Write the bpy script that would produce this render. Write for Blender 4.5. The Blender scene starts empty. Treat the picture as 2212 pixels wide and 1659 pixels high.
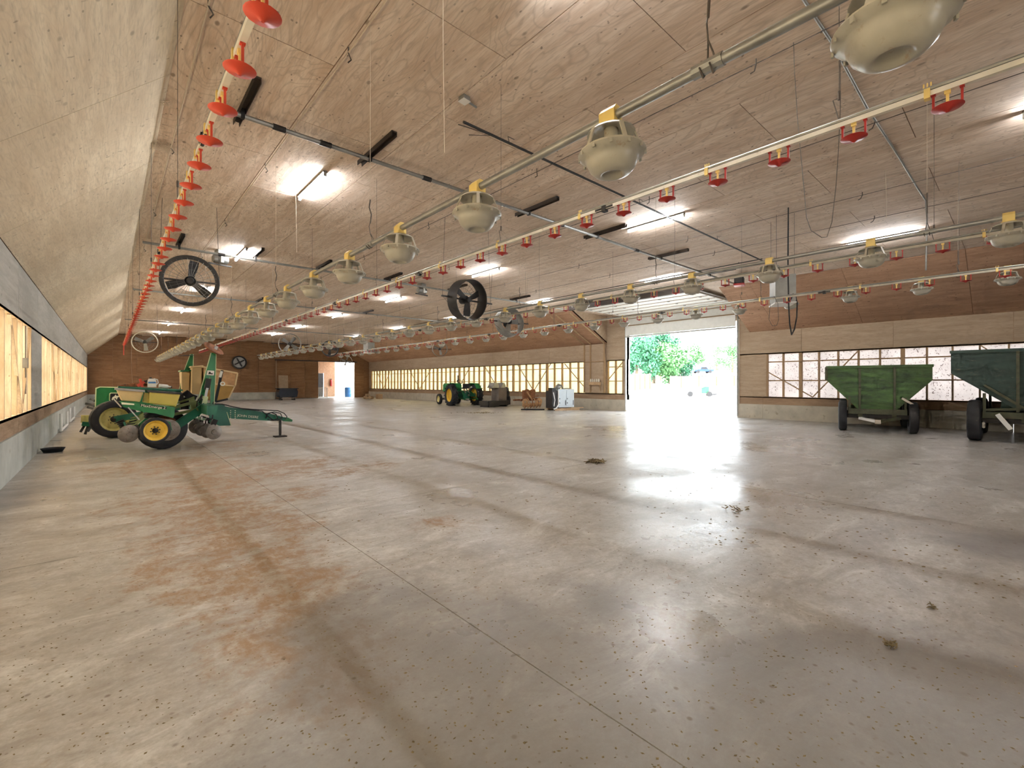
import bpy, bmesh, math, random
from math import sin, cos, pi, radians, sqrt, atan2
from mathutils import Vector, Matrix, Quaternion

random.seed(7)
scene = bpy.context.scene
COL = scene.collection

# ------------------------------------------------------------------ camera
CAM_H = 1.30
YAW = math.atan(872 / 983.0)
cam_d = bpy.data.cameras.new('camera')
cam_d.sensor_width = 36.0
cam_d.lens = 983 / 2212 * 36.0
cam_d.shift_y = -2.5 / 2212
cam_d.clip_end = 900
cam = bpy.data.objects.new('camera', cam_d)
COL.objects.link(cam)
cam.location = (0, 0, CAM_H)
cam.rotation_euler = (pi / 2, 0, -YAW)
scene.camera = cam

# ------------------------------------------------------------------ light
world = bpy.data.worlds.new('sky')
scene.world = world
world.use_nodes = True
wn = world.node_tree.nodes
wn['Background'].inputs[0].default_value = (0.86, 0.93, 1.0, 1)
wn['Background'].inputs[1].default_value = 3.5
sun_d = bpy.data.lights.new('sun', 'SUN')
sun_d.energy = 4.0
sun_d.angle = radians(1.5)
sun_d.color = (1.0, 0.93, 0.82)
sun = bpy.data.objects.new('sun', sun_d)
COL.objects.link(sun)
sun.rotation_euler = Vector((0.62, -0.25, -0.75)).to_track_quat('-Z', 'Y').to_euler()
vs = scene.view_settings
vs.view_transform = 'Standard'
vs.look = 'None'
vs.gamma = 1
vs.use_curve_mapping = False
vs.exposure = 1.78
cy = scene.cycles
cy.max_bounces = 8
cy.diffuse_bounces = 4
cy.use_adaptive_sampling = True
cy.adaptive_threshold = 0.06
cy.adaptive_min_samples = 12
cy.glossy_bounces = 3
cy.transmission_bounces = 4
cy.transparent_max_bounces = 8
cy.caustics_reflective = False
cy.caustics_refractive = False
cy.sample_clamp_indirect = 6
cy.use_denoising = True

# ------------------------------------------------------------------ geometry helpers
def P(u, v, X=None, Y=None, Z=None):
    """world point on a plane X=, Y= or Z= along the sight line of photo pixel (u, v)"""
    k = u - 1106.0
    d = Vector((983 * sin(YAW) + k * cos(YAW), 983 * cos(YAW) - k * sin(YAW), 827.0 - v))
    if X is not None: t = X / d.x
    elif Y is not None: t = Y / d.y
    else: t = (Z - CAM_H) / d.z
    return Vector((d.x * t, d.y * t, CAM_H + d.z * t))

class MB:
    def __init__(s): s.v = []; s.f = []
    def add(s, vs, fs):
        n = len(s.v); s.v += [tuple(x) for x in vs]; s.f += [tuple(i + n for i in f) for f in fs]; return s
    def box(s, x0, x1, y0, y1, z0, z1):
        return s.add([(x0,y0,z0),(x1,y0,z0),(x1,y1,z0),(x0,y1,z0),(x0,y0,z1),(x1,y0,z1),(x1,y1,z1),(x0,y1,z1)],
                     [(0,3,2,1),(4,5,6,7),(0,1,5,4),(1,2,6,5),(2,3,7,6),(3,0,4,7)])
    def cbox(s, c, d, m=None):
        h = [k / 2 for k in d]; c = Vector(c); m = m or Matrix.Identity(3)
        vs = [c + m @ Vector((a*h[0], b*h[1], e*h[2])) for e in (-1,1) for a, b in ((-1,-1),(1,-1),(1,1),(-1,1))]
        return s.add(vs, [(0,3,2,1),(4,5,6,7),(0,1,5,4),(1,2,6,5),(2,3,7,6),(3,0,4,7)])
    def bar(s, p0, p1, w, h, up=(0,0,1)):
        p0, p1 = Vector(p0), Vector(p1); d = (p1 - p0); L = d.length; d.normalize(); up = Vector(up)
        if abs(d.dot(up)) > .98: up = Vector((1,0,0)) if abs(d.x) < .9 else Vector((0,1,0))
        a = d.cross(up).normalized(); b = a.cross(d)
        return s.cbox((p0+p1)/2, (L, w, h), Matrix((d, a, b)).transposed())
    def tube(s, pts, r, n=8, cap=True):
        pts = [Vector(p) for p in pts]; k = len(pts); rr = r if isinstance(r, (list, tuple)) else [r]*k
        base = len(s.v); prev = None
        for i, p in enumerate(pts):
            d = (pts[min(i+1,k-1)] - pts[max(i-1,0)]).normalized()
            if prev is None:
                a = d.cross(Vector((0,0,1)))
                if a.length < .05: a = d.cross(Vector((0,1,0)))
                a.normalize()
            else:
                a = (prev - d*prev.dot(d)).normalized()
            prev = a; b = d.cross(a)
            s.v += [tuple(p + (a*cos(2*pi*j/n) + b*sin(2*pi*j/n))*rr[i]) for j in range(n)]
        for i in range(k-1):
            for j in range(n):
                q = (j+1) % n
                s.f.append((base+i*n+j, base+i*n+q, base+(i+1)*n+q, base+(i+1)*n+j))
        if cap:
            s.f.append(tuple(base+j for j in reversed(range(n)))); s.f.append(tuple(base+(k-1)*n+j for j in range(n)))
        return s
    def lathe(s, prof, n=16, c=(0,0,0), axis=(0,0,1), squash=None):
        c = Vector(c); q = Vector((0,0,1)).rotation_difference(Vector(axis).normalized()).to_matrix()
        base = len(s.v); k = len(prof)
        for r, z in prof:
            for j in range(n):
                s.v.append(tuple(c + q @ Vector((r*cos(2*pi*j/n), r*sin(2*pi*j/n), z))))
        for i in range(k-1):
            for j in range(n):
                t = (j+1) % n
                s.f.append((base+i*n+j, base+i*n+t, base+(i+1)*n+t, base+(i+1)*n+j))
        return s
    def prism(s, poly, off):
        """polygon (3D points) extruded by vector off"""
        n = len(poly); off = Vector(off); a = [Vector(p) for p in poly]
        return s.add(a + [p + off for p in a],
                     [tuple(reversed(range(n))), tuple(range(n, 2*n))] + [(i, (i+1) % n, n+(i+1) % n, n+i) for i in range(n)])
    def sphere(s, c, r, n=8, m=6):
        rx = r if isinstance(r, (tuple, list)) else (r, r, r)
        base = len(s.v)
        for i in range(m+1):
            t = pi*i/m
            for j in range(n):
                s.v.append((c[0]+rx[0]*sin(t)*cos(2*pi*j/n), c[1]+rx[1]*sin(t)*sin(2*pi*j/n), c[2]+rx[2]*cos(t)))
        for i in range(m):
            for j in range(n):
                q = (j+1) % n
                s.f.append((base+i*n+j, base+(i+1)*n+j, base+(i+1)*n+q, base+i*n+q))
        return s
    def mesh(s, name, mat, smooth=0):
        me = bpy.data.meshes.new(name); me.from_pydata(s.v, [], s.f)
        if mat: me.materials.append(mat)
        if smooth:
            for p in me.polygons: p.use_smooth = True
            try: me.set_sharp_from_angle(angle=radians(smooth))
            except Exception: pass
        me.update(); return me
    def wbuild(s, name, mat, root, smooth=0, under=None):
        """geometry given in world coordinates, parented under root (a thing without rotation)"""
        L = root.location; s.v = [(a-L.x, b-L.y, c-L.z) for a, b, c in s.v]
        return s.build(name, mat, under or root, smooth)
    def build(s, name, mat, parent=None, smooth=0, loc=None):
        me = s.mesh(name, mat, smooth)
        bm = bmesh.new(); bm.from_mesh(me); bmesh.ops.recalc_face_normals(bm, faces=bm.faces); bm.to_mesh(me); bm.free()
        o = bpy.data.objects.new(name, me); COL.objects.link(o)
        if parent is not None: o.parent = parent
        if loc is not None: o.location = loc
        return o

def tag(o, label=None, cat=None, group=None, kind=None):
    if label: o['label'] = label
    if cat: o['category'] = cat
    if group: o['group'] = group
    if kind: o['kind'] = kind
    return o
def empty(name, loc=(0,0,0), rz=0.0):
    o = bpy.data.objects.new(name, None); COL.objects.link(o); o.location = loc; o.rotation_euler = (0,0,rz); o.empty_display_size = .2
    return o
def thing(name, label, cat, loc=(0,0,0), rz=0.0, group=None):
    return tag(empty(name, loc, rz), label, cat, group)
def link_copy(me, name, parent, loc, rot=None, scale=None):
    o = bpy.data.objects.new(name, me); COL.objects.link(o); o.parent = parent; o.location = loc
    if rot is not None: o.rotation_euler = rot
    if scale is not None: o.scale = scale
    return o
def copy_tree(o, parent=None):
    c = o.copy(); COL.objects.link(c); c.parent = parent
    for ch in list(o.children): copy_tree(ch, c)
    return c

# ------------------------------------------------------------------ materials
class NT:
    def __init__(s, name):
        s.m = bpy.data.materials.new(name); s.m.use_nodes = True; s.t = s.m.node_tree; s.n = s.t.nodes; s.l = s.t.links
        s.b = s.n['Principled BSDF']; s.out = s.n['Material Output']
    def new(s, t, **k):
        n = s.n.new(t)
        for a, b in k.items(): setattr(n, a, b)
        return n
    def inp(s, n, i, v):
        if v is None: return
        if isinstance(v, bpy.types.NodeSocket): s.l.new(v, n.inputs[i])
        else:
            if isinstance(v, (tuple, list)) and len(v) == 3 and n.inputs[i].type == 'RGBA': v = (*v, 1)
            n.inputs[i].default_value = v
    def pos(s, sc=(1,1,1), obj=False):
        if obj: src = s.new('ShaderNodeTexCoord').outputs['Object']
        else: src = s.new('ShaderNodeNewGeometry').outputs['Position']
        m = s.new('ShaderNodeMapping'); s.l.new(src, m.inputs[0]); m.inputs['Scale'].default_value = sc
        return m.outputs[0]
    def noise(s, vec, scale, detail=3, rough=.55, dist=0.0):
        n = s.new('ShaderNodeTexNoise'); s.l.new(vec, n.inputs['Vector']); n.inputs['Scale'].default_value = scale
        n.inputs['Detail'].default_value = detail; n.inputs['Roughness'].default_value = rough; n.inputs['Distortion'].default_value = dist
        return n.outputs['Fac']
    def vor(s, vec, scale, out='Distance', rnd=1.0):
        n = s.new('ShaderNodeTexVoronoi'); s.l.new(vec, n.inputs['Vector']); n.inputs['Scale'].default_value = scale; n.inputs['Randomness'].default_value = rnd
        return n.outputs[out]
    def math(s, op, a, b=None, c=None, clamp=False):
        n = s.new('ShaderNodeMath', operation=op); n.use_clamp = clamp
        s.inp(n, 0, a); s.inp(n, 1, b); s.inp(n, 2, c); return n.outputs[0]
    def ramp(s, f, a, b, lo=0.0, hi=1.0):
        n = s.new('ShaderNodeMapRange'); n.clamp = True
        s.inp(n, 0, f); n.inputs[1].default_value = a; n.inputs[2].default_value = b; n.inputs[3].default_value = lo; n.inputs[4].default_value = hi
        return n.outputs[0]
    def mix(s, f, a, b, mode='MIX'):
        n = s.new('ShaderNodeMix', data_type='RGBA', blend_type=mode)
        s.inp(n, 0, f); s.inp(n, 6, a); s.inp(n, 7, b); return n.outputs[2]
    def bump(s, h, st=.2, dist=.01):
        n = s.new('ShaderNodeBump'); s.l.new(h, n.inputs['Height']); n.inputs['Strength'].default_value = st; n.inputs['Distance'].default_value = dist
        s.l.new(n.outputs[0], s.b.inputs['Normal'])
    def col(s, c): s.inp(s.b, 'Base Color', c)
    def set(s, rough=None, metal=None, spec=None):
        if rough is not None: s.inp(s.b, 'Roughness', rough)
        if metal is not None: s.inp(s.b, 'Metallic', metal)
        if spec is not None: s.inp(s.b, 'Specular IOR Level', spec)
        return s.m

def plain(name, c, rough=.6, metal=0.0, var=.12, scale=6, dirt=None, spec=None):
    n = NT(name); p = n.pos(obj=True)
    f = n.noise(p, scale, 4)
    a = tuple(min(1, k*(1-var)) for k in c); b = tuple(min(1, k*(1+var)) for k in c)
    cc = n.mix(n.ramp(f, .3, .7), a, b)
    if dirt:
        cc = n.mix(n.ramp(n.noise(p, scale*2.3, 5, .65), dirt[1], dirt[1]+.12), cc, dirt[0])
    n.col(cc); return n.set(rough, metal, spec)

def plywood(name, light, dark, axis='Y', contrast=1.0, knots=1.0, swirl=1.0, stain=None, nails=True, tone=.30):
    n = NT(name)
    # a: across the grain, g: along the grain
    S = {'Y': (1, .10, 1), 'X': (.10, 1, 1), 'Z': (1, 1, .10)}[axis]
    p = n.pos(S)
    rnd = n.new('ShaderNodeObjectInfo').outputs['Random']
    off = n.new('ShaderNodeVectorMath', operation='ADD'); n.l.new(p, off.inputs[0])
    cmb = n.new('ShaderNodeCombineXYZ'); n.l.new(n.math('MULTIPLY', rnd, 7.0), cmb.inputs[0]); n.l.new(n.math('MULTIPLY', rnd, 3.0), cmb.inputs[2]); n.l.new(cmb.outputs[0], off.inputs[1])
    v = off.outputs[0]
    streak = n.noise(v, 9, 6, .7, .3)
    fine = n.noise(v, 55, 3, .6)
    base = n.mix(n.ramp(streak, .36, .62), dark, light)
    # cathedral grain: contour lines of a slow noise
    S3 = {'Y': (1, .38, 1), 'X': (.38, 1, 1), 'Z': (1, 1, .38)}[axis]
    o3 = n.new('ShaderNodeVectorMath', operation='ADD'); n.l.new(n.pos(S3), o3.inputs[0]); n.l.new(cmb.outputs[0], o3.inputs[1])
    f2 = n.noise(o3.outputs[0], 1.5, 3, .5, .9)
    line = n.math('ABSOLUTE', n.math('SINE', n.math('MULTIPLY', f2, 62.0)))
    line = n.ramp(line, 0, .5, 1, 0)
    dk = tuple(k*.62 for k in dark)
    base = n.mix(n.math('MULTIPLY', line, .5*swirl*contrast), base, dk)
    base = n.mix(n.ramp(fine, .48, .68, 0, .45*contrast), base, dk)
    # knots and plugs
    S2 = {'Y': (1, .55, 1), 'X': (.55, 1, 1), 'Z': (1, 1, .55)}[axis]
    p2 = n.pos(S2)
    d = n.vor(p2, 5.2); c = n.vor(p2, 5.2, 'Color')
    sep = n.new('ShaderNodeSeparateColor'); n.l.new(c, sep.inputs[0])
    kn = n.math('MULTIPLY', n.ramp(d, .07, .13, 1, 0), n.ramp(sep.outputs[0], .44, .52))
    base = n.mix(n.math('MULTIPLY', kn, .8*knots), base, (dk[0]*.45, dk[1]*.4, dk[2]*.35))
    d3 = n.vor(p2, 17.0); c3 = n.vor(p2, 17.0, 'Color'); sp3 = n.new('ShaderNodeSeparateColor'); n.l.new(c3, sp3.inputs[0])
    base = n.mix(n.math('MULTIPLY', n.math('MULTIPLY', n.ramp(d3, .10, .17, 1, 0), n.ramp(sp3.outputs[1], .70, .76)), .85*knots), base, (dk[0]*.35, dk[1]*.32, dk[2]*.3))
    if nails and axis == 'Y':
        sx = n.new('ShaderNodeSeparateXYZ'); n.l.new(n.pos(), sx.inputs[0])
        jn = n.math('MULTIPLY_ADD', n.noise(n.pos(), 9, 2), .10, -.05)
        fy = n.math('PINGPONG', n.math('ADD', sx.outputs[1], jn), .305); fx = n.math('PINGPONG', n.math('ADD', sx.outputs[0], jn), .055)
        d = n.math('SQRT', n.math('ADD', n.math('MULTIPLY', fx, fx), n.math('MULTIPLY', fy, fy)))
        nl = n.math('MULTIPLY', n.ramp(d, .008, .015, 1, 0), n.ramp(n.noise(n.pos(), 3.1, 2), .47, .52))
        base = n.mix(n.math('MULTIPLY', nl, .75*knots), base, (.10, .06, .04))
    # sheet to sheet tone
    base = n.mix(n.ramp(rnd, 0, 1, 0, tone), base, tuple(k*.72 if tone < .5 else (k*.55, k*.42, k*.28)[i] for i, k in enumerate(light)))
    base = n.mix(n.ramp(n.noise(n.pos(S2), .9, 3), .42, .7, 0, .45), base, tuple(k*.8 for k in dark))
    if stain:
        base = n.mix(n.ramp(n.noise(n.pos(), stain[1], 5, .6), stain[2], stain[2]+.15, 0, .8), base, stain[0])
    n.col(base); n.bump(streak, .15, .003)
    return n.set(.78, spec=.25)

M = {}
M['ply_ceil'] = plywood('ceiling_plywood', (.90, .765, .645), (.66, .49, .365))
M['ply_slope'] = plywood('slope_plywood', (.80, .68, .50), (.66, .53, .37), swirl=.4, knots=.7)
M['ply_slope_r'] = plywood('brown_plywood', (.58, .36, .23), (.40, .22, .13), swirl=.5, knots=1.25)
M['ply_wall'] = plywood('tan_plywood', (.54, .42, .30), (.42, .31, .21), swirl=.3, knots=.4)
M['ply_far'] = plywood('far_plywood', (.38, .215, .115), (.25, .13, .065), axis='X', swirl=.3, knots=.5)
M['ply_gray'] = plywood('grey_board', (.52, .50, .45), (.40, .38, .335), swirl=.05, knots=.5, contrast=.35)
M['plank'] = plywood('band_timber', (.46, .32, .21), (.32, .21, .13), swirl=.4, knots=.6)
M['stud'] = plywood('stud_timber', (.90, .80, .66), (.72, .58, .42), axis='Z', swirl=.5, knots=.7, tone=.8)
M['stud_dark'] = plywood('weathered_stud', (.50, .34, .20), (.36, .24, .13), axis='Z', swirl=.5, knots=.4)
M['wood'] = plywood('loose_timber', (.62, .44, .27), (.45, .30, .17), axis='X', knots=.5)

# concrete -----------------------------------------------------------
def floor_mat():
    n = NT('dusty_concrete'); p = n.pos()
    big = n.noise(p, .35, 4, .6); mid = n.noise(p, 1.6, 6, .65, .4); fine = n.noise(p, 12, 7, .75)
    pst = n.pos((.35, 1.5, 1)); streak = n.noise(pst, 1.3, 6, .65, .5)
    c = n.mix(n.ramp(mid, .3, .7), (.34, .33, .305), (.51, .50, .475))
    c = n.mix(n.ramp(big, .35, .65, 0, .5), c, (.60, .585, .56))
    c = n.mix(n.ramp(streak, .52, .72, 0, .6), c, (.33, .29, .24))
    c = n.mix(n.ramp(fine, .45, .62, 0, .5), c, (.30, .255, .2))
    gr = n.noise(p, 38, 4, .7); c = n.mix(n.ramp(gr, .35, .70, 0, .5), c, (.27, .235, .19))
    pt = n.noise(n.pos((.6, 1.2, 1)), 2.4, 8, .78, .6); c = n.mix(n.ramp(pt, .49, .62, 0, .72), c, (.27, .245, .215)); c = n.mix(n.ramp(pt, .46, .34, 0, .55), c, (.70, .685, .65))
    dirt = n.new('ShaderNodeAttribute', attribute_name='dirt').outputs['Fac']
    damp = n.new('ShaderNodeAttribute', attribute_name='damp').outputs['Fac']
    nd = n.noise(p, 3.4, 9, .75, .2); nd2 = n.noise(n.pos((1, .5, 1)), 22, 4, .7)
    m1 = n.math('ADD', n.math('MULTIPLY', dirt, .5), n.math('MULTIPLY_ADD', nd, 3.0, -1.5))
    m1 = n.math('MULTIPLY', n.ramp(m1, .10, .62), n.ramp(nd2, .3, .55, .35, 1))
    m1 = n.math('MULTIPLY', m1, n.ramp(dirt, .02, .25))
    c = n.mix(n.math('MULTIPLY', m1, .85), c, (.30, .18, .09))
    # scattered small brown patches
    sp = n.noise(p, 4.2, 6, .7); c = n.mix(n.ramp(sp, .63, .70, 0, .65), c, (.27, .18, .10))
    c = n.mix(n.math('MULTIPLY', n.ramp(n.math('ADD', damp, n.math('MULTIPLY_ADD', mid, 2.4, -1.3)), .1, .8), .75), c, (.20, .188, .182))
    # crumbs
    d = n.vor(p, 16); cc = n.vor(p, 16, 'Color'); s3 = n.new('ShaderNodeSeparateColor'); n.l.new(cc, s3.inputs[0])
    cr = n.math('MULTIPLY', n.ramp(d, .10, .22, 1, 0), n.ramp(s3.outputs[0], .80, .88))
    c = n.mix(n.math('MULTIPLY', cr, .7), c, (.12, .08, .05))
    d = n.vor(p, 38); cc = n.vor(p, 38, 'Color'); s3 = n.new('ShaderNodeSeparateColor'); n.l.new(cc, s3.inputs[0])
    cr = n.math('MULTIPLY', n.ramp(d, .12, .25, 1, 0), n.ramp(s3.outputs[1], .82, .9))
    c = n.mix(n.math('MULTIPLY', cr, .55), c, (.14, .10, .07))
    gl = n.new('ShaderNodeAttribute', attribute_name='gloss').outputs['Fac']
    n.col(c)
    r = n.ramp(n.noise(p, .8, 5, .6), .35, .65, .27, .50)
    r = n.math('ADD', r, n.math('MULTIPLY', m1, .3), clamp=True)
    r = n.math('SUBTRACT', r, n.math('MULTIPLY', gl, n.ramp(mid, .4, .6, .05, .26)), clamp=True)
    n.inp(n.b, 'Roughness', r); n.b.inputs['Specular IOR Level'].default_value = .5
    n.bump(n.math('ADD', mid, n.math('MULTIPLY', fine, .35)), .28, .015)
    return n.m
M['floor'] = floor_mat()
M['stem_wall'] = plain('stem_concrete', (.50, .46, .38), .85, var=.16, scale=2.5, dirt=((.30, .25, .18), .6))
M['stem_gray'] = plain('grey_concrete', (.46, .47, .43), .85, var=.16, scale=2.5, dirt=((.28, .25, .2), .62))

def curtain_mat(name, c, specks, em=0.0):
    n = NT(name); p = n.pos()
    tr = n.new('ShaderNodeBsdfTranslucent'); df = n.new('ShaderNodeBsdfDiffuse'); mx = n.new('ShaderNodeMixShader')
    cc = n.mix(n.ramp(n.noise(p, 1.8, 5, .6), .35, .65), c, tuple(k*.86 for k in c))
    sp = n.noise(p, 24, 3, .6); clump = n.noise(p, .9, 3)
    k = n.math('MULTIPLY', n.ramp(sp, .60, .64), n.ramp(clump, specks, specks+.08))
    cc = n.mix(n.math('MULTIPLY', k, .8), cc, (.12, .08, .07))
    n.l.new(cc, tr.inputs[0]); n.l.new(cc, df.inputs[0]); mx.inputs[0].default_value = .35
    n.l.new(tr.outputs[0], mx.inputs[1]); n.l.new(df.outputs[0], mx.inputs[2]); n.l.new(mx.outputs[0], n.out.inputs[0])
    return n.m
M['curtain_far'] = curtain_mat('yellowed_curtain', (.76, .69, .50), .60)
M['curtain_near'] = curtain_mat('white_curtain', (.56, .52, .50), .39)
M['curtain_left'] = curtain_mat('pale_curtain', (.88, .80, .66), .7)
M['white_door'] = plain('white_door_skin', (.78, .77, .72), .5, var=.05)
M['dusty_pipe'] = plain('dusty_pipe', (.46, .42, .34), .6, dirt=((.30,.24,.17), .6))
M['galv'] = plain('galvanised_steel', (.33, .33, .31), .45, .7, var=.15, dirt=((.3,.27,.22), .62))
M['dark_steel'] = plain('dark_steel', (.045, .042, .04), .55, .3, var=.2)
M['black'] = plain('black_rubber', (.022, .022, .024), .7, var=.25, dirt=((.10,.085,.07), .66))
M['tyre'] = plain('tyre_rubber', (.028, .028, .030), .75, var=.3, dirt=((.12,.10,.08), .63))
M['cord'] = plain('pale_cord', (.62, .52, .40), .8)
M['wire'] = plain('thin_wire', (.12, .10, .085), .6, .3)
M['channel'] = plain('brown_channel_iron', (.06, .045, .035), .6, .4)
M['white'] = plain('white_paint', (.80, .79, .76), .5, var=.04)
M['cream_pipe'] = plain('cream_pipe', (.74, .70, .60), .5, dirt=((.45,.36,.25), .62))
M['red'] = plain('red_plastic', (.42, .028, .022), .38, var=.12)
M['orange_red'] = plain('orange_red_plastic', (.62, .065, .03), .38, var=.12)
M['yellow_clip'] = plain('yellow_plastic', (.80, .60, .20), .45)
M['feeder'] = plain('dusty_feeder_plastic', (.46, .43, .35), .4, var=.10, scale=9, dirt=((.36,.27,.17), .60))
M['pan'] = plain('dusty_pan_plastic', (.41, .39, .33), .34, var=.10, scale=9, dirt=((.33,.26,.18), .58))

# ------------------------------------------------------------------ building shell
XL, XR, YF, YB = -1.0, 17.75, 39.65, -12.0
ZC, KL, KR, ZL, ZR = 4.48, .47, 15.2, 3.09, 3.18
DY0, DY1 = 7.2, 12.1      # big doorway
RY0, RY1 = 6.76, 13.2     # recess cut into the roof slope round the doorway
def struct(o): return tag(o, kind='structure')

BROWN = [(420,1000,.95),(330,1005,.6),(470,1035,.7),(610,1015,.6),(650,1000,.5),(420,1080,.65),(480,1110,.6),(560,1135,.4),(420,1150,.3),(500,1200,.45),(560,1230,.42),
         (400,1240,.25),(610,1290,.36),(640,1335,.32),(600,1400,.2),(700,1430,.26),(760,1450,.2),(745,1520,.14),(630,1450,.2),(440,1185,.3),(740,1020,.3),(820,1005,.3),
         (960,1130,.22),(560,1270,.3),(660,1060,.3),(540,1160,.4),(500,960,.8)]
DAMP = [(1000,1440,.5),(1180,1540,.40),(850,1300,.35),(1300,1290,.28),(1750,1450,.30),(1650,1570,.45),(1950,1520,.55),(2180,1590,.7),(2190,1180,.6),(740,1350,.32),(900,1400,.35),
        (60,1060,.3),(20,1090,.3),(1320,1620,.5),(800,1620,.6),(1080,1330,.25)]
GLOSS = [(1430,1280,.28),(1480,1330,.2),(1640,1070,.6),(1500,1050,.6),(1560,1150,.4),(1400,930,1.5),(1600,960,1.5),(1480,1380,.2)]
GW = [(P(u, v, Z=0), r) for u, v, r in GLOSS]
BW = [(P(u, v, Z=0), r) for u, v, r in BROWN]; DW = [(P(u, v, Z=0), r) for u, v, r in DAMP]
def blob(lst, x, y, k=1.0):
    return min(1.0, sum(math.exp(-((x-c.x)**2 + (y-c.y)**2) / (r*r)) for c, r in lst if abs(x-c.x) < 3*r and abs(y-c.y) < 3*r))
floor = MB().box(XL-.15, XR+.4, YB, YF, -.30, -.06).build('floor', M['stem_gray']); struct(floor)
xc = [XL, 1.46, 5.9, 10.3, 14.2, XR+.15]; yc = [YB, -6, -.6, 4.7, 10, 15.3, 20.6, 25.9, 31.2, 35.6, YF]
for i in range(5):
    for j in range(10):
        x0, x1, y0, y1 = xc[i]+.003, xc[i+1]-.003, yc[j]+.003, yc[j+1]-.003
        st = .10 if (j in (2, 3, 4) and i < 2) else .25 if j < 5 else .8
        nx, ny = max(2, round((x1-x0)/st)), max(2, round((y1-y0)/st))
        vs_ = [(x0+(x1-x0)*a/nx, y0+(y1-y0)*b/ny, 0) for b in range(ny+1) for a in range(nx+1)]
        fs_ = [(b*(nx+1)+a, b*(nx+1)+a+1, (b+1)*(nx+1)+a+1, (b+1)*(nx+1)+a) for b in range(ny) for a in range(nx)]
        k = len(vs_); c4 = [0, nx, (ny+1)*(nx+1)-1, ny*(nx+1)]
        vs_ += [(vs_[q][0], vs_[q][1], -.06) for q in c4]
        for q in range(4): fs_.append((c4[q], k+q, k+(q+1) % 4, c4[(q+1) % 4]))
        me = bpy.data.meshes.new('slab'); me.from_pydata(vs_, [], fs_); me.materials.append(M['floor'])
        da = me.attributes.new('dirt', 'FLOAT', 'POINT'); dm = me.attributes.new('damp', 'FLOAT', 'POINT'); ga = me.attributes.new('gloss', 'FLOAT', 'POINT')
        near = j in (1, 2, 3, 4)
        for q, v in enumerate(vs_):
            da.data[q].value = blob(BW, v[0], v[1]) if near else 0.0
            w = blob(DW, v[0], v[1]) if near else 0.0
            if i == 0 and j in (1, 2) and v[1] < 2.4: w = max(w, .38*min(1, (2.4-v[1])/.5)*min(1, max(0, v[0]-.2)/.6))
            dm.data[q].value = w; ga.data[q].value = blob(GW, v[0], v[1]) if near else 0.0
        o = bpy.data.objects.new('slab', me); COL.objects.link(o); o.parent = floor

def gapbox(x0, x1, y0, y1, z0, z1, g=.004):
    b = MB()
    ax = [x1-x0, y1-y0, z1-z0]; k = ax.index(min(ax)); d = [g, g, g]; d[k] = 0
    return b.box(x0+d[0], x1-d[0], y0+d[1], y1-d[1], z0+d[2], z1-d[2])
def frange(a, b, s):
    out = []; x = a
    while x < b - .05: out.append((x, min(x+s, b))); x += s
    return out

# ceiling: backing board and screwed plywood sheets
ceiling = MB().box(KL-.02, KR+.02, YB, YF+.15, ZC+.012, ZC+.05).box(KR, XR+.3, RY0-.3, RY1+.3, ZC+.012, ZC+.05).box(KL-.05, KR+.05, YF+.019, YF+.19, ZC-.03, ZC+.03).build('ceiling', M['ply_far']); struct(ceiling)
cw = (KR-KL)/12
me = MB().box(-cw/2+.005, cw/2-.005, -1.216, 1.216, 0, .012).mesh('plywood_sheet', M['ply_ceil'])
for i in range(12):
    for a, b in frange(YB+ (0 if i % 2 else -1.22) + (5.82+12) % 2.44, YF+2.44, 2.44):
        cyy = a+1.22
        if cyy > YF+.3 or cyy < YB: continue
        if cyy+1.22 > YF or cyy-1.22 < YB:
            y0, y1 = max(a, YB), min(b, YF)
            if y1-y0 < .1: continue
            o = gapbox(KL+i*cw, KL+(i+1)*cw, y0, y1, ZC, ZC+.012).build('plywood_sheet', M['ply_ceil'], ceiling)
        else: link_copy(me, 'plywood_sheet', ceiling, (KL+(i+.5)*cw, cyy, ZC))
for y0, y1 in frange(RY0, RY1, 1.61):
    for x0, x1 in ((KR, 16.5), (16.5, XR)):
        gapbox(x0, x1, y0, y1, ZC, ZC+.012).build('plywood_sheet', M['ply_ceil'], ceiling)

def slope(name, mat, xa, za, xb, zb, spans):
    """sloping boarding from wall top (xa,za) to ceiling edge (xb,zb), in sheets along Y"""
    n = Vector((zb-za, 0, -(xb-xa))); n.normalize()
    if n.z > 0: n = -n
    back = MB()
    for y0, y1 in spans:
        back.prism([(xa, y0, za), (xb, y0, zb), (xb-n.x*.06, y0, zb-n.z*.06), (xa-n.x*.06, y0, za-n.z*.06)], (0, y1-y0, 0))
    base = struct(back.build(name, M['ply_far']))
    for y0, y1 in spans:
        off = (y0 - .94) % 2.44
        a = y0
        cuts = [y0] + [y for y in [.94+2.44*k for k in range(-6, 17)] if y0+.2 < y < y1-.2] + [y1]
        for c0, c1 in zip(cuts, cuts[1:]):
            m = MB(); g = .004
            d = Vector((xb-xa, 0, zb-za)).normalized()*g
            m.prism([(xa+d.x, c0+g, za+d.z), (xb-d.x, c0+g, zb-d.z), (xb-d.x+n.x*.012, c0+g, zb-d.z+n.z*.012), (xa+d.x+n.x*.012, c0+g, za+d.z+n.z*.012)], (0, c1-c0-2*g, 0))
            m.build('plywood_sheet', mat, base)
slope('ceiling_slope_left', M['ply_slope'], XL, ZL, KL, ZC, [(YB, YF)])
slope('ceiling_slope_right', M['ply_slope_r'], XR, ZR, KR, ZC, [(YB, RY0), (RY1, YF)])
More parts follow.
